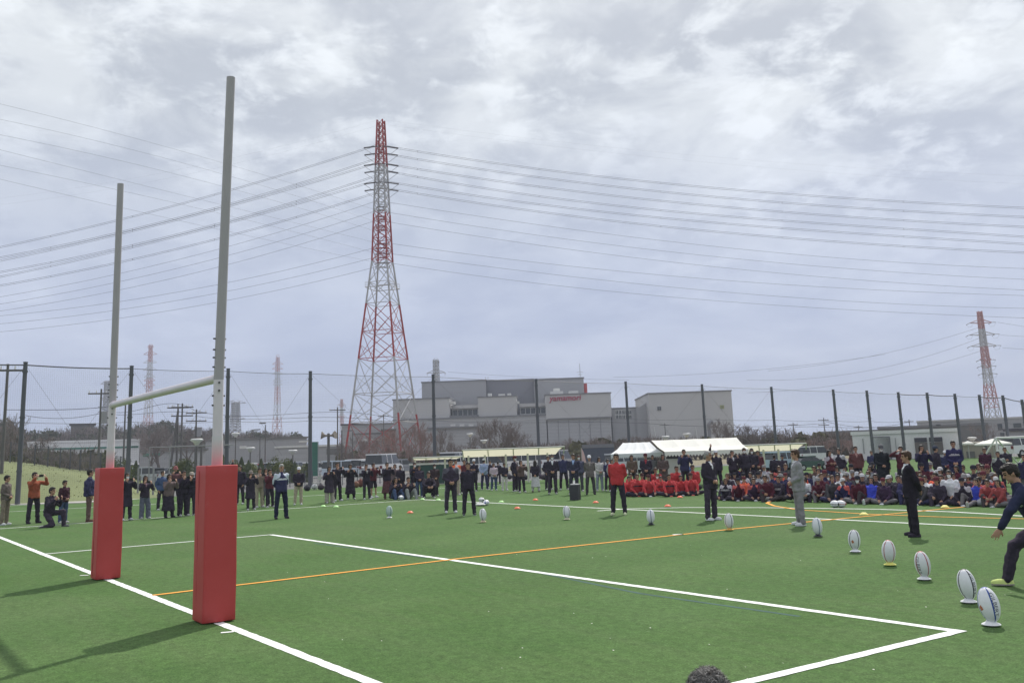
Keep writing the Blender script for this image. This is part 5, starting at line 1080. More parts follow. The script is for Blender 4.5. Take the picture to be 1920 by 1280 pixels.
def bare(label, x, ytop, D, i, group='bare trees before the factory', red=False, w=1.0):
    tm_, cm_ = TREES[i%5]; zt = max(v.co.z for v in cm_.vertices) if not hasattr(bare, 'z%d' % (i%5)) else getattr(bare, 'z%d' % (i%5)); setattr(bare, 'z%d' % (i%5), zt)
    p = GD(x, D); t = thing('bare_tree', label, 'tree', p, random.uniform(0, 6.28), group); s = ZAT(x, ytop, D)/zt; t.scale = (s*w, s*w, s)
    link('trunk', tm_, t); o = link('crown', cm_, t)
    if red: o.material_slots[0].link = 'OBJECT'; o.material_slots[0].material = TWIGR
bt = [(690,806,140),(704,812,120),(668,815,150),(745,800,135),(772,792,125),(783,786,130),(795,796,128),(828,800,150),(833,806,130),(850,828,110),(862,826,110),(890,810,125),(907,786,120),(914,792,118),(937,780,120),(943,786,120),(955,792,122),(968,800,122),(985,820,130),(640,826,120),(650,830,115),(730,822,110),(760,822,112)]
desc = ['bare brown tree inside the pylon legs, right of the brick block','small bare tree before the pylon centre','bare tree at the left pylon leg','bare reddish tree beside the right pylon leg','tall bare reddish tree just right of the pylon foot','tallest bare tree right of the pylon foot','bare tree next to the net pole before the factory','slim bare tree right of the net pole, farther one','slim bare tree right of the net pole, nearer one','small bare sapling before the factory podium, left','small bare sapling before the factory podium, right','bare tree by the dish lamp before the factory','tall bare tree left of a close group before the factory','dark bare tree second of the close group before the factory','broad bare tree in the middle of the close group','bare tree right behind the broad one','bare tree right of the broad one','bare tree at the right end of the close group','low bare tree behind the curved shelter','low bare tree left of the brick block','low bare tree before the pale shed','low bare tree under the pylon','low bare tree right under the pylon']
for i, ((x, y, D), l_) in enumerate(zip(bt, desc)): bare(l_, x, y, D, i, red=i in (0,1,3,4,5,6,21,22), w=.8 if i in (4,5,7,8,12,13) else 1.0)
for i, (x, y, D, l_) in enumerate(((300,792,150,'bare tree on the hill foot left of the close pair of poles'), (285,800,160,'dark bare tree behind the left net pole'), (352,800,150,'bare tree between the utility poles'), (30,790,95,'greyish bare tree behind the bank at far left'), (70,806,92,'bare tree behind the bank fence, left'), (110,838,86,'low bare tree behind the bank fence, middle'), (130,842,84,'low bare tree behind the bank fence, right'), (170,846,86,'low thin tree before the white warehouse'), (5,776,88,'tall pale tree at the left edge behind the bank'), (-40,770,88,'leafless tree cut by the left edge'),
    (1350,790,150,'bare tree before the pale warehouse, left'), (1365,783,150,'bare tree before the pale warehouse, right'), (1395,796,130,'bare bush tree right of the warehouse'), (1418,795,130,'broad bare bush tree left of the net pole'), (1440,800,128,'bare bush tree at the net pole'), (1465,800,128,'bare bush tree right of the net pole'), (1488,808,126,'low bare bush tree before the clubhouse side'), (1515,822,120,'low bush left of the clubhouse'), (1545,822,112,'brown bush left of the clubhouse'), (1575,818,108,'brown bush touching the clubhouse corner'), (1590,822,105,'low brown bush at the clubhouse corner'), (1130,815,150,'pale bare bush at the right end of the factory'), (1110,822,140,'low bare bush before the lettered block'), (1060,818,150,'low bare bush under the lettered block'), (1200,812,150,'bare bush between factory and warehouse'), (1215,818,140,'bare bush behind the tent ridge'), (1840,790,120,'dark tree between the grey blocks at right'))): bare(l_, x, y, D, i+2, 'bare trees and bushes beyond the net', red=i in (17,18,19,20), w=1.7 if i > 10 else 1.2)
# leafy shrubs
def leaf_mesh(n, w, h, seed, size=.10, cone=False):
    rnd = random.Random(seed); mb = MB()
    blobs = [(Vector((rnd.uniform(-.5,.5)*w, rnd.uniform(-.5,.5)*w, rnd.uniform(.2,.95)*h)), rnd.uniform(.25,.5)*w) for _ in range(9)]
    for _ in range(n):
        if cone: z = rnd.uniform(.02, 1)*h; r_ = w*.5*(1-(z/h)**2.2)*rnd.uniform(.55, 1.08)+.02; a = rnd.uniform(0, 6.28); p = Vector((r_*math.cos(a), r_*math.sin(a), z))
        else: c, br = rnd.choice(blobs); v = Vector((rnd.gauss(0,1), rnd.gauss(0,1), rnd.gauss(0,1))).normalized()*br*rnd.uniform(.6,1.05); p = c+v; p.z = max(.05, p.z)
        a = Vector((rnd.gauss(0,1), rnd.gauss(0,1), rnd.gauss(0,1))).normalized(); b = a.orthogonal().normalized(); s = size*rnd.uniform(.5,1.3); mb.add([p-a*s, p+b*s*.5, p+a*s, p-b*s*.5], [(0,1,2,3)], 0)
    return mb
GRN_ = mat('conifer_green', (.11,.135,.07), .8, .3, 1.2); GRN2 = mat('olive_green', (.14,.16,.06), .8, .3, 1.2); DKG = mat('dark_evergreen', (.045,.06,.035), .8, .3, .8)
cn = [leaf_mesh(1500, 1.3, 2.6, s, .11, True).mesh('foliage', GRN_) for s in (3, 4)]; sh_ = [leaf_mesh(1500, 1.8, 1.7, s, .12).mesh('foliage', GRN2) for s in (5, 6)]
stm = MB(); stm.tube([(0,0,0),(0,0,1.4)], [.06,.03], 6); stm = stm.mesh('stem', BARK)
for i, (x, yt, D) in enumerate(((221,853,78),(236,858,80),(255,857,80),(338,850,82),(352,856,80),(418,846,80),(430,856,78),(453,850,78),(466,856,77),(475,858,78),(490,853,78),(502,862,78),(527,853,78),(546,853,79),(553,858,78),(566,861,78),(575,860,78),(355,860,74))):
    p = GD(x, D); h = ZAT(x, yt+7, D); t = thing('conifer_shrub' if i%3 else 'round_shrub', f'{"slender dark green conifer" if i%3 else "round olive green bush"} behind the car park, {["first","second","third","fourth","fifth","sixth","seventh","eighth","ninth","tenth","eleventh","twelfth","thirteenth","fourteenth","fifteenth","sixteenth","seventeenth","eighteenth"][sorted([221,236,255,338,352,418,430,453,466,475,490,502,527,546,553,566,575,355]).index(x)]} from the left', 'shrub', p, random.uniform(0, 6), 'green shrubs behind the car park')
    me = cn[i%2] if i%3 else sh_[i%2]; s = h/(2.6 if i%3 else 2.1); t.scale = (s*.75, s*.75, s); link('foliage', me, t); link('stem', stm, t)
# wooded hills: terrain + the bare wood on it as one mass
def hill(name, pts, D, depth, zs=1.0):
    """pts (col, row of the tree tops); builds a ridge under them"""
    mb = MB(); vs = []; n = len(pts)
    for x, y in pts:
        z = max(.5, ZAT(x, y, D)-6.5)*zs
        for q, f in ((-.5, -.02), (-.25, .55), (0, .97), (.3, 1.0), (1.0, .6)): p = GD(x, D+depth*q); vs.append((p.x, p.y, z*f if f > 0 else -.05))
    mb.add(vs, [(5*i+j, 5*(i+1)+j, 5*(i+1)+j+1, 5*i+j+1) for i in range(n-1) for j in range(4)]); tag(ob(name, mb, mat('hill_soil', (.10,.085,.06), .95, .2, .1), smooth=True), kind='structure')
HP = [(-150,772),(-60,775),(0,778),(40,800),(80,806),(130,800),(180,797),(215,795),(260,792),(300,788),(330,792),(360,800),(400,803),(430,806),(470,806),(500,805),(530,810),(565,812)]
hill('wooded_hill', HP, 330, 120)
def woods(name, label, pts, D, depth, n, th, mats, rnd):
    mb = MB()
    for _ in range(n):
        i = rnd.randrange(len(pts)-1); t = rnd.random(); x = pts[i][0]*(1-t)+pts[i+1][0]*t; y = pts[i][1]*(1-t)+pts[i+1][1]*t; q = rnd.uniform(-.5, .12); zg = max(.5, ZAT(x, y, D)-6.5); zg *= min(1.0, (q+.5)*2.1)
        p = GD(x, D+depth*q); b = Vector((p.x, p.y, zg-.3)); h = th*rnd.uniform(.6, 1.08); m = rnd.choice((0,0,0,1,1,2)) ; r_ = h*rnd.uniform(.26,.42)
        mb.tube([b, b+Vector((0,0,h*.6))], [.13,.07], 3, 3, False)
        for k in range(70 if m < 2 else 130):
            a = rnd.uniform(0, 6.28); u = rnd.random()**.5; c = b+Vector((r_*u*math.cos(a), r_*u*math.sin(a), h*(.30+.70*rnd.random()*(1-.35*u)))); 
            if m < 2:
                d = Vector((c.x-b.x, c.y-b.y, h*.35)).normalized()*rnd.uniform(.9, 1.9); s = Vector((rnd.uniform(-1,1), rnd.uniform(-1,1), 0)).normalized()*.11; mb.add([c-d*.5-s, c-d*.5+s, c+d*.5+Vector((rnd.uniform(-.3,.3),rnd.uniform(-.3,.3),0))], [(0,1,2)], m)
            else:
                a_ = Vector((rnd.gauss(0,1), rnd.gauss(0,1), rnd.gauss(0,1))).normalized(); b_ = a_.orthogonal(); s = rnd.uniform(.3,.6); mb.add([c-a_*s, c+b_*s*.6, c+a_*s, c-b_*s*.6], [(0,1,2,3)], m)
    return tag(ob(name, mb, mats), label, 'wood', kind='stuff')
rn = random.Random(4); WMATS = [mat('far_twigs', (.20,.165,.15), .9, .2, .3), mat('far_twigs_dark', (.14,.115,.11), .9, .2, .3), mat('far_evergreen', (.10,.11,.07), .9, .2, .3), BARK]
woods('hill_wood', 'brown leafless wood covering the hill behind the left goal', HP, 330, 120, 1300, 7.5, WMATS, rn)
woods('bank_thicket', 'dry grey brown thicket behind the grass bank at the left edge', [(-150,800),(0,796),(30,812),(60,834),(95,846),(200,858)], 100, 14, 150, 3.4, [mat('thicket_twigs', (.19,.17,.12), .9, .2, .5), WMATS[0], mat('thicket_green', (.13,.14,.07), .9, .2, .5), BARK], random.Random(9))
woods('scrub_belt', 'low brown scrub in front of the factory and warehouse', [(900,846),(1000,840),(1100,832),(1150,834),(1200,840),(1300,832),(1400,812),(1500,816),(1600,832)], 135, 22, 260, 3.0, [WMATS[0], mat('scrub_twigs', (.16,.13,.105), .9, .2, .5), mat('scrub_olive', (.12,.115,.06), .9, .2, .5), BARK], random.Random(12))
woods('pylon_scrub', 'reddish brown scrub round the foot of the big pylon', [(640,852),(690,846),(740,846),(790,844),(850,850),(900,852)], 150, 30, 80, 2.6, [TWIGR, WMATS[0], mat('scrub_olive', (.12,.115,.06), .9, .2, .5), BARK], random.Random(15))
roof = bldg('low dark roofed house half hidden on the wooded hill', 130, 175, 796, 345, 10, OLD, DKW, .5); roof.location.z = 0
# ------------------------------------------------------------------ the people of the photograph
def ST(label, x, yh, yf, pose='stand', face=0, D=None, hk=1.0, **k):
    p = GD(x, D) if D else G(x, yf); D_ = math.hypot(p.x-CAM.x, p.y-CAM.y); z = AT(x, yh, D_).z
    h = max(1.30, min(1.88, z))*hk
    if pose == 'kick': h = k.pop('h', 1.75)
    c = Vector((CAM.x-p.x, CAM.y-p.y, 0)); v = Matrix.Rotation(R(face), 3, 'Z') @ c
    return person(label, p, (p.x+v.x, p.y+v.y), pose, h, **k)
K = (.036,.030,.046); NV = (.040,.042,.095); MR = (.10,.028,.038); BG = (.42,.36,.28); GR = (.12,.12,.13); RD = (.44,.045,.05); BR = (.13,.07,.05); OG = (.14,.13,.10); LG2 = (.35,.36,.38); DK = (.050,.040,.060); RUST = (.30,.085,.045); WH = (.66,.67,.70); JN = (.06,.09,.17)
GA = 'spectators at the left by the grass bank'; GB = 'spectators standing along the far line'; GC = 'spectators standing behind the seated crowd'
ST('person in grey brown jacket at the left edge, hands before the chest', 8, 893, 984, 'clasp', 60, top=(.13,.11,.10), bot=(.20,.17,.13), shoes=WH, group=GA)
ST('person in a rust orange jacket raising a phone high, black trousers', 61, 887, 981, 'high', 35, top=RUST, bot=K, shoes=K, group=GA)
ST('person in black kneeling low to photograph at the far left', 90, 925, 988, 'kneel_camera', 55, hk=1.0, top=K, bot=DK, shoes=GR, group=GA).scale = (1.0,1.0,1.0)
ST('person in dark maroon jacket and blue jeans looking at their hands, right of kneeling photographer', 118, 902, 980, 'clasp', 45, top=(.05,.02,.03), bot=JN, group=GA)
ST('person in a navy padded jacket and brown trousers beside the farther pad', 165, 882, 978, 'pocket', 90, top=NV, bot=(.12,.08,.07), kind='puffer', shoes=BR, group=GA)
ST('person in black coat and face mask right of the farther pad', 235, 888, 975, 'phone', 25, top=K, bot=DK, kind='coat', mask=True, hair='bob', shoes=WH, group=GA)
ST('person in open dark coat over mauve, wide grey trousers, taking a photo', 270, 893, 972, 'phone', 20, top=DK, shirt=(.25,.16,.20), bot=(.14,.15,.20), legs='wide', hair='long', group=GA)
ST('person in a blue grey hooded jacket standing behind the tote bag carrier', 303, 884, 956, 'pocket', 30, top=(.06,.09,.18), bot=K, group=GA)
ST('person in long black skirt with cream tote bag between the two pads', 315, 890, 970, 'phone', 30, top=(.16,.12,.12), bot=K, legs='skirt', hair='bob', shoes=K, group=GA)
ST('person with pinkish hat behind the black clad photographer between the pads', 327, 876, 952, 'phone', 10, top=(.16,.08,.09), bot=K, cap=(.3,.12,.12), bucket=True, group=GA)
ST('person all in black with wide trousers taking a picture between the pads', 342, 884, 967, 'phone', 30, top=K, bot=K, legs='wide', group=GA)
ST('person in black top and light cap just left of the nearer pad', 357, 887, 966, 'phone', 20, top=K, bot=DK, cap=(.4,.36,.30), group=GA)
ST('person in dark coat and pale grey trousers touching the nearer pad edge', 367, 888, 965, 'camera', 40, top=DK, bot=(.35,.33,.30), shoes=WH, group=GA)
ST('person leaning forward in black just right of the nearer pad', 449, 874, 945, 'raise', -30, top=K, bot=K, group=GB)
ST('person in long black coat and scarf right of the nearer pad', 469, 884, 956, 'phone', 20, top=K, bot=K, kind='coat', hair='bob', cap=(.25,.22,.20), bucket=True, group=GB)
ST('person in light beige outfit holding a big camera behind the long black coat', 485, 878, 951, 'camera', 35, top=(.32,.26,.22), bot=BG, group=GB)
ST('person in grey hooded coat behind the navy tracksuit man', 497, 879, 949, 'phone', 25, top=GR, bot=K, kind='coat', hair='bob', group=GB)
ST('person in black and maroon photographing beside the navy tracksuit man', 505, 881, 951, 'phone', 30, top=MR, bot=K, group=GB)
ST('grey haired man in navy tracksuit with white shoulders and white chest band', 527, 872, 972, 'back', 20, top=NV, shoulder=(.55,.60,.68), band=(.60,.62,.66), bot=(.018,.022,.05), shoes=K, hairm=HAIRG, group='people standing out on the turf')
ST('person in white cap, black jacket and beige trousers looking at a phone', 560, 877, 946, 'clasp', 0, top=K, bot=BG, cap=WH, shoes=WH, group=GB)
ST('person in dark coat and wide beige trousers photographing with tote bag', 617, 875, 943, 'camera', 20, top=DK, bot=(.38,.35,.30), legs='wide', kind='coat', hair='bob', group=GB)
ST('tall person in black with narrow trousers behind the tote bag photographer', 632, 868, 939, 'phone', 30, top=K, bot=K, shoes=WH, group=GB)
ST('person in a long black flared coat dress with grey scarf', 657, 871, 936, 'camera', 10, top=K, bot=K, legs='skirt', hair='bob', shirt=GR, group=GB)
ST('person in black jacket with white hem photographing beside the shorts wearer', 687, 871, 936, 'phone', 20, top=K, bot=K, shirt=(.45,.45,.45), shoes=WH, group=GB)
ST('person in dark shorts and white socks taking a photo', 700, 869, 933, 'phone', 40, top=MR, bot=K, legs='shorts', shoes=WH, group=GB)
ST('person in black jacket and long maroon skirt seen from behind', 726, 868, 935, 'phone', 25, top=K, bot=(.11,.05,.055), legs='skirt', hair='short', shoes=BR, group=GB)
ST('person in grey hood standing behind the two seated photographers', 741, 871, 930, 'pocket', 0, top=(.15,.11,.12), bot=K, hair='bob', group=GB)
ST('person in black jacket looking down behind the seated photographers', 752, 873, 930, 'down', -20, top=K, bot=K, group=GB)
ST('person in black hood with brown bag photographing left of the hooded squatter', 778, 868, 931, 'phone', 20, top=K, band=(.25,.12,.06), bot=K, mask=True, group=GB)
ST('person in denim with black jacket right behind the brown bag photographer', 787, 874, 932, 'clasp', 10, top=DK, bot=JN, shoes=WH, group=GB)
ST('seated person in dark jacket and blue jeans aiming a phone, left of a pair', 741, 896, 936, 'sit_phone', 25, hk=1.0, top=K, bot=JN, hair='bob', group=GB).scale = (1,1,1)
ST('seated person in black with pale bag aiming a phone, right of a pair', 765, 896, 935, 'sit_phone', 25, top=K, bot=(.25,.27,.26), group=GB).scale = (1,1,1)
ST('person in black squatting with arms round the knees near the line corner', 803, 900, 933, 'squat', 10, top=K, shoulder=(.05,.04,.05), bot=K, group=GB).scale = (1.0,1.0,1.05)
ST('person in a loose dark hooded coat behind the squatting one', 816, 871, 930, 'clasp', 20, top=(.05,.035,.04), bot=K, kind='coat', mask=True, group=GB)
ST('man in black tracksuit with pale shoulder stripes, left of two on the turf', 847, 862, 961, 'clasp', 10, top=DK, shoulder=(.10,.095,.12), bot=DK, side=(.2,.2,.22), shoes=WH, group='people standing out on the turf')
ST('man in plain black tracksuit, right of two on the turf', 880, 868, 966, 'back', 5, top=K, bot=K, shoes=(.10,.10,.11), sole=WH, group='people standing out on the turf')
ST('person in white and orange top behind the two tracksuit men', 856, 862, 928, 'clasp', 20, top=(.55,.50,.50), shoulder=(.7,.16,.07), bot=(.4,.33,.28), group=GB)
ST('person in maroon black jacket between the two tracksuit men', 872, 863, 925, 'pocket', 10, top=MR, bot=K, group=GB)
ST('person in white cap and black jacket right behind the plain tracksuit man', 890, 862, 921, 'cross', -20, top=K, bot=K, cap=WH, group=GB)
ST('person in pale blue grey jersey and dark trousers seen under the shelter', 909, 861, 918, 'back', 150, top=(.28,.34,.48), bot=NV, cap=(.5,.5,.48), group=GB)
ST('person in black jacket half hidden behind the pale blue jersey', 920, 864, 914, 'pocket', 20, top=K, bot=K, group=GB)
ST('child in white and pink top and jeans near the pale blue jersey', 927, 874, 919, 'clasp', 20, top=(.50,.42,.47), bot=JN, shoes=WH, group=GB)
ST('person in black back turned between two children', 935, 869, 909, 'stand', 160, top=K, bot=K, group=GB)
ST('child in black jacket and white trousers', 947, 872, 919, 'clasp', 30, top=K, bot=(.58,.56,.54), shoes=WH, group=GB)
ST('man in dark cap and black coat left of the photographing one', 967, 856, 921, 'pocket', 60, top=K, shirt=(.3,.25,.25), bot=K, cap=MR, mask=True, group=GB)
ST('person in brown patterned jacket photographing before the man in black coat', 978, 864, 923, 'phone', 30, top=(.13,.09,.085), bot=K, hair='bob', group=GB)
ST('long haired girl in black hoodie and long white skirt', 1005, 864, 922, 'back', 175, top=K, bot=(.55,.54,.56), legs='skirt', hair='long', shoes=BR, group=GB)
ST('person behind the tall man in black and white collar', 1030, 856, 918, 'pocket', 30, top=DK, bot=K, group=GB)
ST('tall man in black suit, white shirt and mask by the shelter end', 1038, 853, 926, 'clasp', 0, top=K, shirt=WH, bot=DK, kind='suit', mask=True, shoes=(.4,.4,.4), group=GB)
ST('person in navy jacket and black trousers beside the suited masked man', 1058, 853, 918, 'back', 10, top=NV, bot=K, group=GB)
ST('man in dark suit and light blue shirt behind the charcoal box', 1078, 852, 927, 'clasp', -10, top=(.045,.045,.075), shirt=(.30,.42,.65), bot=(.055,.055,.08), kind='suit', group=GB)
ST('person in grey jacket and white mask behind the light blue shirt man', 1088, 854, 921, 'pocket', 10, top=(.08,.085,.13), bot=(.08,.08,.10), mask=True, group=GB)
ST('man in white cap, grey brown blazer and dark trousers', 1108, 855, 927, 'back', 5, top=(.14,.125,.12), shirt=(.30,.28,.26), bot=(.06,.055,.065), kind='suit', cap=WH, shoes=K, group=GB)
ST('woman in white jacket and pale jeans right of the white cap man', 1126, 858, 920, 'clasp', 20, top=(.50,.49,.48), bot=(.26,.29,.36), hair='long', group=GB)
ST('person in navy black jacket left behind the man in red', 1142, 862, 920, 'cross', 20, top=NV, bot=K, group=GB)
ST('person in grey cardigan half behind the man in red', 1150, 862, 921, 'pocket', 20, top=(.30,.29,.28), bot=(.10,.03,.04), hair='bob', shoes=WH, group=GB)
ST('man in bright red jacket and black trousers with yellow white shoes', 1161, 852, 965, 'back', -10, top=RD, bot=K, shoes=(.70,.72,.50), group='people standing out on the turf')
ST('silver haired man in black suit with white shoes', 1336, 848, 975, 'clasp', 55, top=K, shirt=WH, bot=DK, kind='suit', hair='thin', hairm=HAIRG, shoes=WH, group='people standing out on the turf')
ST('brown haired man in pale grey suit and dark tie facing left', 1503, 845, 985, 'clasp', -75, top=(.27,.265,.28), shirt=WH, tie=K, bot=(.24,.23,.25), kind='suit', hairm=HAIRBR, shoes=WH, group='people standing out on the turf')
ST('man in dark charcoal suit facing left before the dark crowd', 1716, 848, 1005, 'back', -80, top=(.022,.018,.028), shirt=WH, bot=(.022,.018,.028), kind='suit', hairm=HAIRBR, shoes=K, group='people standing out on the turf')
ST('young man in navy tracksuit with white stripes lunging to kick at right edge', 1928, 905, 1092, 'kick', -84, top=(.025,.028,.06), shoulder=(.03,.035,.075), band=(.50,.52,.56), bot=DK, side=K, shoes=(.60,.70,.25), sole=(.35,.30,.30), D=14.0, h=1.72, group='people standing out on the turf')
# under the tents and behind the seated crowd
for a in (('person in olive brown coat under the smaller tent', 1183, 854, 42, 'clasp', 0, dict(top=(.12,.09,.07), bot=K, hair='long')), ('person in black jacket with red lining under the smaller tent', 1209, 852, 41, 'clasp', 0, dict(top=K, shirt=(.3,.04,.05), bot=K, cap=MR)),
          ('woman in brown grey coat with wavy hair at the tent pole', 1241, 853, 42, 'clasp', 10, dict(top=(.10,.08,.075), bot=K, kind='coat', hair='long')), ('person in dark hood standing between the two tents', 1222, 854, 46, 'pocket', 0, dict(top=GR, bot=K)), ('person in navy jacket photographing above the red squad', 1281, 844, 40, 'phone', 10, dict(top=NV, side=WH, bot=K)),
          ('person in black lifting one arm behind the silver haired man', 1341, 846, 40, 'raise', 30, dict(top=K, bot=K, cap=WH)), ('person in black jacket with white lapels photographing right of the silver haired man', 1371, 846, 41, 'phone', 20, dict(top=DK, shirt=WH, bot=K)),
          ('person in black with a white mask beside the tent corner', 1394, 841, 41, 'pocket', 10, dict(top=K, bot=K, mask=True)), ('person in black with white face mask and long hair by the tent corner', 1408, 842, 42, 'clasp', 0, dict(top=K, bot=K, hair='long', mask=True)), ('person in dark maroon jacket right of the tent corner', 1419, 846, 43, 'clasp', 0, dict(top=MR, bot=K)),
          ('person in black before the second shelter', 1449, 856, 44, 'stand', 170, dict(top=K, bot=K)), ('long haired girl in maroon and navy right of the grey suit man', 1552, 845, 38, 'cross', 40, dict(top=MR, shoulder=(.35,.33,.36), bot=NV, hair='long')), ('person in white and black jacket beside the long haired girl', 1570, 842, 40, 'pocket', -20, dict(top=K, shoulder=(.45,.45,.47), bot=WH)),
          ('tall person in maroon brown open jacket behind the crowd', 1602, 838, 39, 'pocket', 10, dict(top=(.12,.05,.05), shirt=(.35,.2,.18), bot=K)), ('person in dark jacket seen left of the broad black coat', 1631, 846, 46, 'clasp', 0, dict(top=NV, bot=K)), ('broad person in long black green coat with a mask', 1649, 836, 37, 'down', 20, dict(top=(.018,.022,.028), bot=K, kind='coat', mask=True, cap=GR)),
          ('person in maroon jacket shading the eyes left of the charcoal suit man', 1686, 838, 37, 'shade', 10, dict(top=MR, bot=K)), ('person in navy jacket and long skirt photographing right of the charcoal suit', 1725, 836, 36, 'phone', 15, dict(top=(.03,.028,.065), bot=NV, legs='skirt', hair='long')), ('person in black back turned left of the tall navy man', 1751, 838, 38, 'pocket', 120, dict(top=K, bot=K, cap=(.05,.06,.09))),
          ('person in a white cap half behind the tall navy man', 1768, 847, 41, 'clasp', 0, dict(top=NV, bot=K, cap=WH)), ('tall man in navy jacket with white chest print behind the crowd', 1785, 828, 36, 'clasp', 5, dict(top=(.03,.028,.085), band=(.40,.38,.42), bot=NV)), ('brown haired person in maroon eating behind the crowd at right', 1842, 841, 40, 'clasp', 10, dict(top=(.06,.02,.04), bot=K, hairm=HAIRBR)),
          ('person in dark jacket with light sleeves right of the brown haired one', 1866, 848, 36, 'pocket', 0, dict(top=K, shoulder=(.30,.32,.30), bot=K)), ('brown haired person in black jacket near the small goal', 1880, 840, 40, 'cross', -10, dict(top=K, bot=K, hairm=HAIRBR)), ('person in navy jacket at the right edge behind the kicker', 1914, 856, 30, 'pocket', -30, dict(top=(.03,.03,.07), bot=GR)),
          ('person in grey hoodie standing behind the tents pole', 1262, 857, 47, 'pocket', 0, dict(top=GR, bot=K)), ('person in dark cap behind the seated crowd, left of the grey suit', 1464, 859, 43, 'pocket', 20, dict(top=DK, bot=K, cap=K))):
    l_, x, yh, D, pose, face, kk = a; ST(l_, x, yh, 0, pose, face, D=D, group=GC, **kk)
# camera-side spectator: top of a head at the bottom edge
hp = AT(1326, 1251, 3.3); fr_ = ST('person crouching right below the camera, only dark grey tousled hair showing', 1326, 0, 0, 'squat', 172, D=3.3, top=GR, bot=K, hairm=mat('hair_tousled', (.10,.095,.09), .6, .5, 70), group=None)
k_ = hp.z/(POSES['squat']['head'].z+.145); fr_.scale = (.86, .86, k_)
hd_ = fr_.rotation_euler.to_matrix() @ Vector((POSES['squat']['head'].x*.86, POSES['squat']['head'].y*.86, 0)); tg = AT(1327, 1251, 3.3); fr_.location = (tg.x-hd_.x, tg.y-hd_.y, 0)
for o2 in fr_.children:
    if o2.name.startswith('hair'):          # loose strands over the scalp of the near head
        hb = MB(); hb.ell((0, -.017, .034), (.086, .101, .101), None, 24, 16); hb.ell((0, -.05, -.015), (.078, .062, .075), None, 16, 10); rz = random.Random(5)
        for _ in range(5200):
            v = Vector((rz.gauss(0,1), rz.gauss(0,1), abs(rz.gauss(0,1))*1.1-.35)).normalized(); p = Vector((0, -.017, .034))+Vector((v.x*.087, v.y*.102, v.z*.102)); w_ = Vector((rz.gauss(0,1), rz.gauss(0,1), rz.gauss(0,.6))); tn = (w_-v*w_.dot(v)).normalized(); sw = Vector((noise.noise(v*4), noise.noise(v*4+Vector((9,0,0))), noise.noise(v*4+Vector((0,9,0))))); tn = (tn*.5+sw*2.2-v*sw.dot(v)*2.2).normalized(); sd_ = v.cross(tn)*.0013
            a = p; b = p+tn*.016+v*rz.uniform(.006, .013); c = p+tn*.034+v*rz.uniform(.004, .018); hb.add([a-sd_, a+sd_, b+sd_, b-sd_, c], [(0,1,2,3), (3,2,4)], 1 if rz.random() < .28 else 0)
        o2.data = hb.mesh('hair_strands', [mat('hair_tousled', (.045,.042,.040), .6, .3, 70), mat('hair_grey_strand', (.26,.25,.24), .5, .2, 70)])
# the seated red squad and the seated dark crowd
SITP = ['sit_cross', 'sit_knee', 'sit_hug', 'sit_mixed', 'sit_cross', 'sit_knee', 'sit_lean', 'sit_seiza']
def seat(label, x, yf, pose, top, bot, h, group, face=0, **k):
    p = G(x, yf); c = Vector((-p.x, -p.y, 0))*.75+Vector((CAM.x-p.x, CAM.y-p.y, 0))*.25; v = Matrix.Rotation(R(face), 3, 'Z') @ c
    return person(label, p, (p.x+v.x, p.y+v.y), pose, h, top=top, bot=bot, group=group, **k)
rs = random.Random(21); GR1 = 'seated squad in red jackets'
for l_, x, y, ps, h, kk in (('leftmost in the front row, half behind the standing man', 1181, 929.5, 'sit_knee', 1.45, {}), ('big one with knees wide, second in the front row', 1196, 930, 'sit_cross', 1.62, {}), ('third in the front row with hands joined low', 1217, 930, 'sit_knee', 1.52, {}), ('in the front row right of centre, hands on both knees', 1256, 930, 'sit_knee', 1.55, {}), ('with bowed head in the front row, second from right', 1278, 928.5, 'sit_cross', 1.45, {}), ('at the right end of the front row', 1297, 928, 'sit_knee', 1.55, {}),
          ('behind the big one, peering between two', 1205, 925, 'sit_hug', 1.5, {}), ('in the second row with a white mask', 1234, 925, 'sit_hug', 1.5, dict(mask=True)), ('brown haired one sitting high above the second row', 1231, 920, 'sit_seiza', 1.6, dict(hairm=HAIRBR)), ('large one at the back with arms round the knees', 1271, 921, 'sit_seiza', 1.72, {}), ('tallest one at the right end of the back row', 1301, 921, 'sit_seiza', 1.78, {}), ('at the left end of the second row', 1184, 923, 'sit_hug', 1.5, {}), ('small one near the middle between two front ones', 1240, 927.5, 'sit_cross', 1.35, {})):
    seat('red jacketed child '+l_, x, y, ps, RD, K, h, GR1, 20, shoulder=(.52,.065,.07), cap=None if rs.random() < .8 else (.07,.03,.03), band=(.05,.03,.04) if rs.random() < .25 else None, shoes=rs.choice((WH, (.5,.12,.10))), **kk)
G2 = 'seated crowd in mostly dark clothes'
CN = {'black': K, 'dark maroon': (.075,.018,.03), 'navy': (.028,.028,.08), 'dark grey': (.06,.058,.065), 'purple black': (.05,.028,.06), 'brownish': (.11,.07,.06), 'white': WH, 'royal blue': (.045,.06,.42), 'orange red': (.62,.12,.07), 'pale grey': (.30,.31,.33), 'brick red': (.22,.045,.045)}
ON = ['first', 'second', 'third', 'fourth', 'fifth', 'sixth', 'seventh', 'eighth', 'ninth', 'tenth', 'eleventh', 'twelfth', 'thirteenth', 'fourteenth', 'fifteenth', 'sixteenth', 'seventeenth', 'eighteenth', 'nineteenth', 'twentieth', 'twenty-first', 'twenty-second', 'twenty-third', 'twenty-fourth']
RN = ['front', 'second', 'third', 'fourth', 'fifth', 'sixth', 'back']
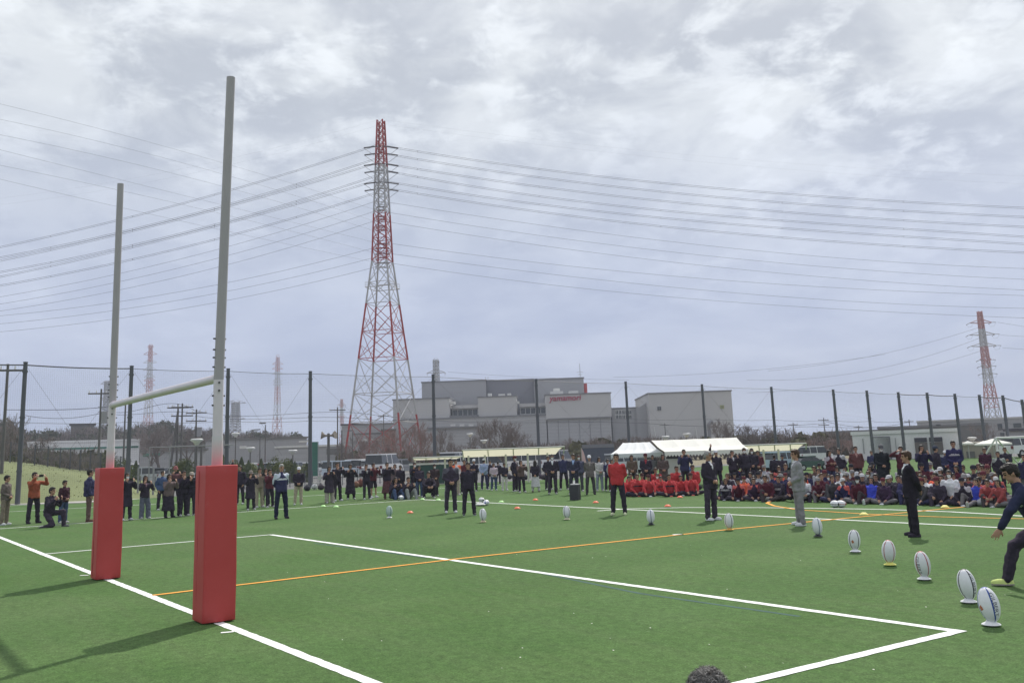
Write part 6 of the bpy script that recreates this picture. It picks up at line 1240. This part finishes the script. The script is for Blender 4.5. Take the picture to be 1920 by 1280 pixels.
special = {(0, 6): 'pale grey', (0, 9): None, (0, 11): 'royal blue', (0, 17): 'white', (0, 19): 'royal blue', (0, 20): 'brick red', (0, 21): 'brick red', (1, 14): 'white', (1, 15): 'white', (2, 14): 'orange red', (3, 3): 'orange red', (1, 1): 'orange red', (2, 5): 'orange red', (1, 8): 'white', (2, 2): 'pale grey', (3, 10): 'white'}
for r_ in range(7):
    nx = (22, 21, 19, 18, 16, 14, 10)[r_]; x0 = (1352, 1358, 1352, 1362, 1356, 1368, 1376)[r_]; x1 = (1893, 1880, 1890, 1885, 1880, 1870, 1860)[r_]
    for i in range(nx):
        x = x0+(x1-x0)*(i+.5)/nx+rs.uniform(-6, 6); f_ = (x-1350)/545.0; yf = (936+13*f_)-(0, 5.5, 11, 16, 21, 26, 30.5)[r_]+rs.uniform(-1, 1)
        if r_ > 2 and 1655 < x < 1680: continue          # the gap in the crowd where turf shows
        cn_ = special.get((r_, i)) or rs.choices(list(CN)[:6]+['white', 'pale grey', 'brick red', 'orange red'], (36, 22, 15, 12, 12, 7, 3, 3, 4, 2))[0]; c = CN[cn_]; mul = rs.uniform(.85, 1.25); c = tuple(min(.8, round(v*mul, 2 if max(c) > .2 else 3)) for v in c)
        pose = rs.choice(SITP[:6] if r_ else SITP); h = rs.uniform(1.32, 1.58)
        if r_ > 3: pose = rs.choice(('sit_seiza', 'sit_hug', 'sit_knee')); h = rs.uniform(1.45, 1.75)
        capn = rs.choices((None, 'black', 'white topped', 'grey', 'maroon'), (58, 20, 5, 6, 11))[0]; cc = {None: None, 'black': (.03,.03,.04), 'white topped': (.55,.55,.56), 'grey': (.25,.24,.24), 'maroon': (.12,.03,.04)}[capn]
        sh = rs.choices((None, (.40,.38,.42), (.45,.10,.09)), (76, 16, 8))[0]
        bot = rs.choice((K, DK, NV, (.06,.05,.055), (.16,.15,.16)))
        lab = f'child in {cn_} top' + (f' and {capn} cap' if capn else '') + f', {ON[i]} from left, {RN[r_]} seated row'
        seat(lab, x, yf, pose, c, bot, h, G2, rs.uniform(-22, 32), shoulder=sh if cn_ not in ('white', 'royal blue', 'orange red') else None, band=(.4,.38,.4) if rs.random() < .15 else None, cap=cc, shoes=rs.choice((WH, (.5,.5,.5), (.05,.05,.06), (.30,.32,.34))), skin=rs.choice((0,0,1,2)), mask=rs.random() < .06, hair=rs.choice(('short','short','short','bob')), hairm=rs.choice((HAIRB, HAIRB, HAIRBR)))

# ------------------------------------------------------------------ air
hz = MB(); hz.box((-250, 220, 47), (1900, 1900, 98)); hm = bpy.data.materials.new('haze_air'); hm.use_nodes = True; t = hm.node_tree; t.nodes.remove(t.nodes['Principled BSDF'])
pv = t.nodes.new('ShaderNodeVolumePrincipled'); pv.inputs['Color'].default_value = (.80,.86,.98,1); pv.inputs['Density'].default_value = .00045; t.links.new(pv.outputs[0], t.nodes['Material Output'].inputs['Volume'])
tag(ob('haze', hz, hm), 'thin pale haze in the air over the whole ground', 'haze', kind='stuff')
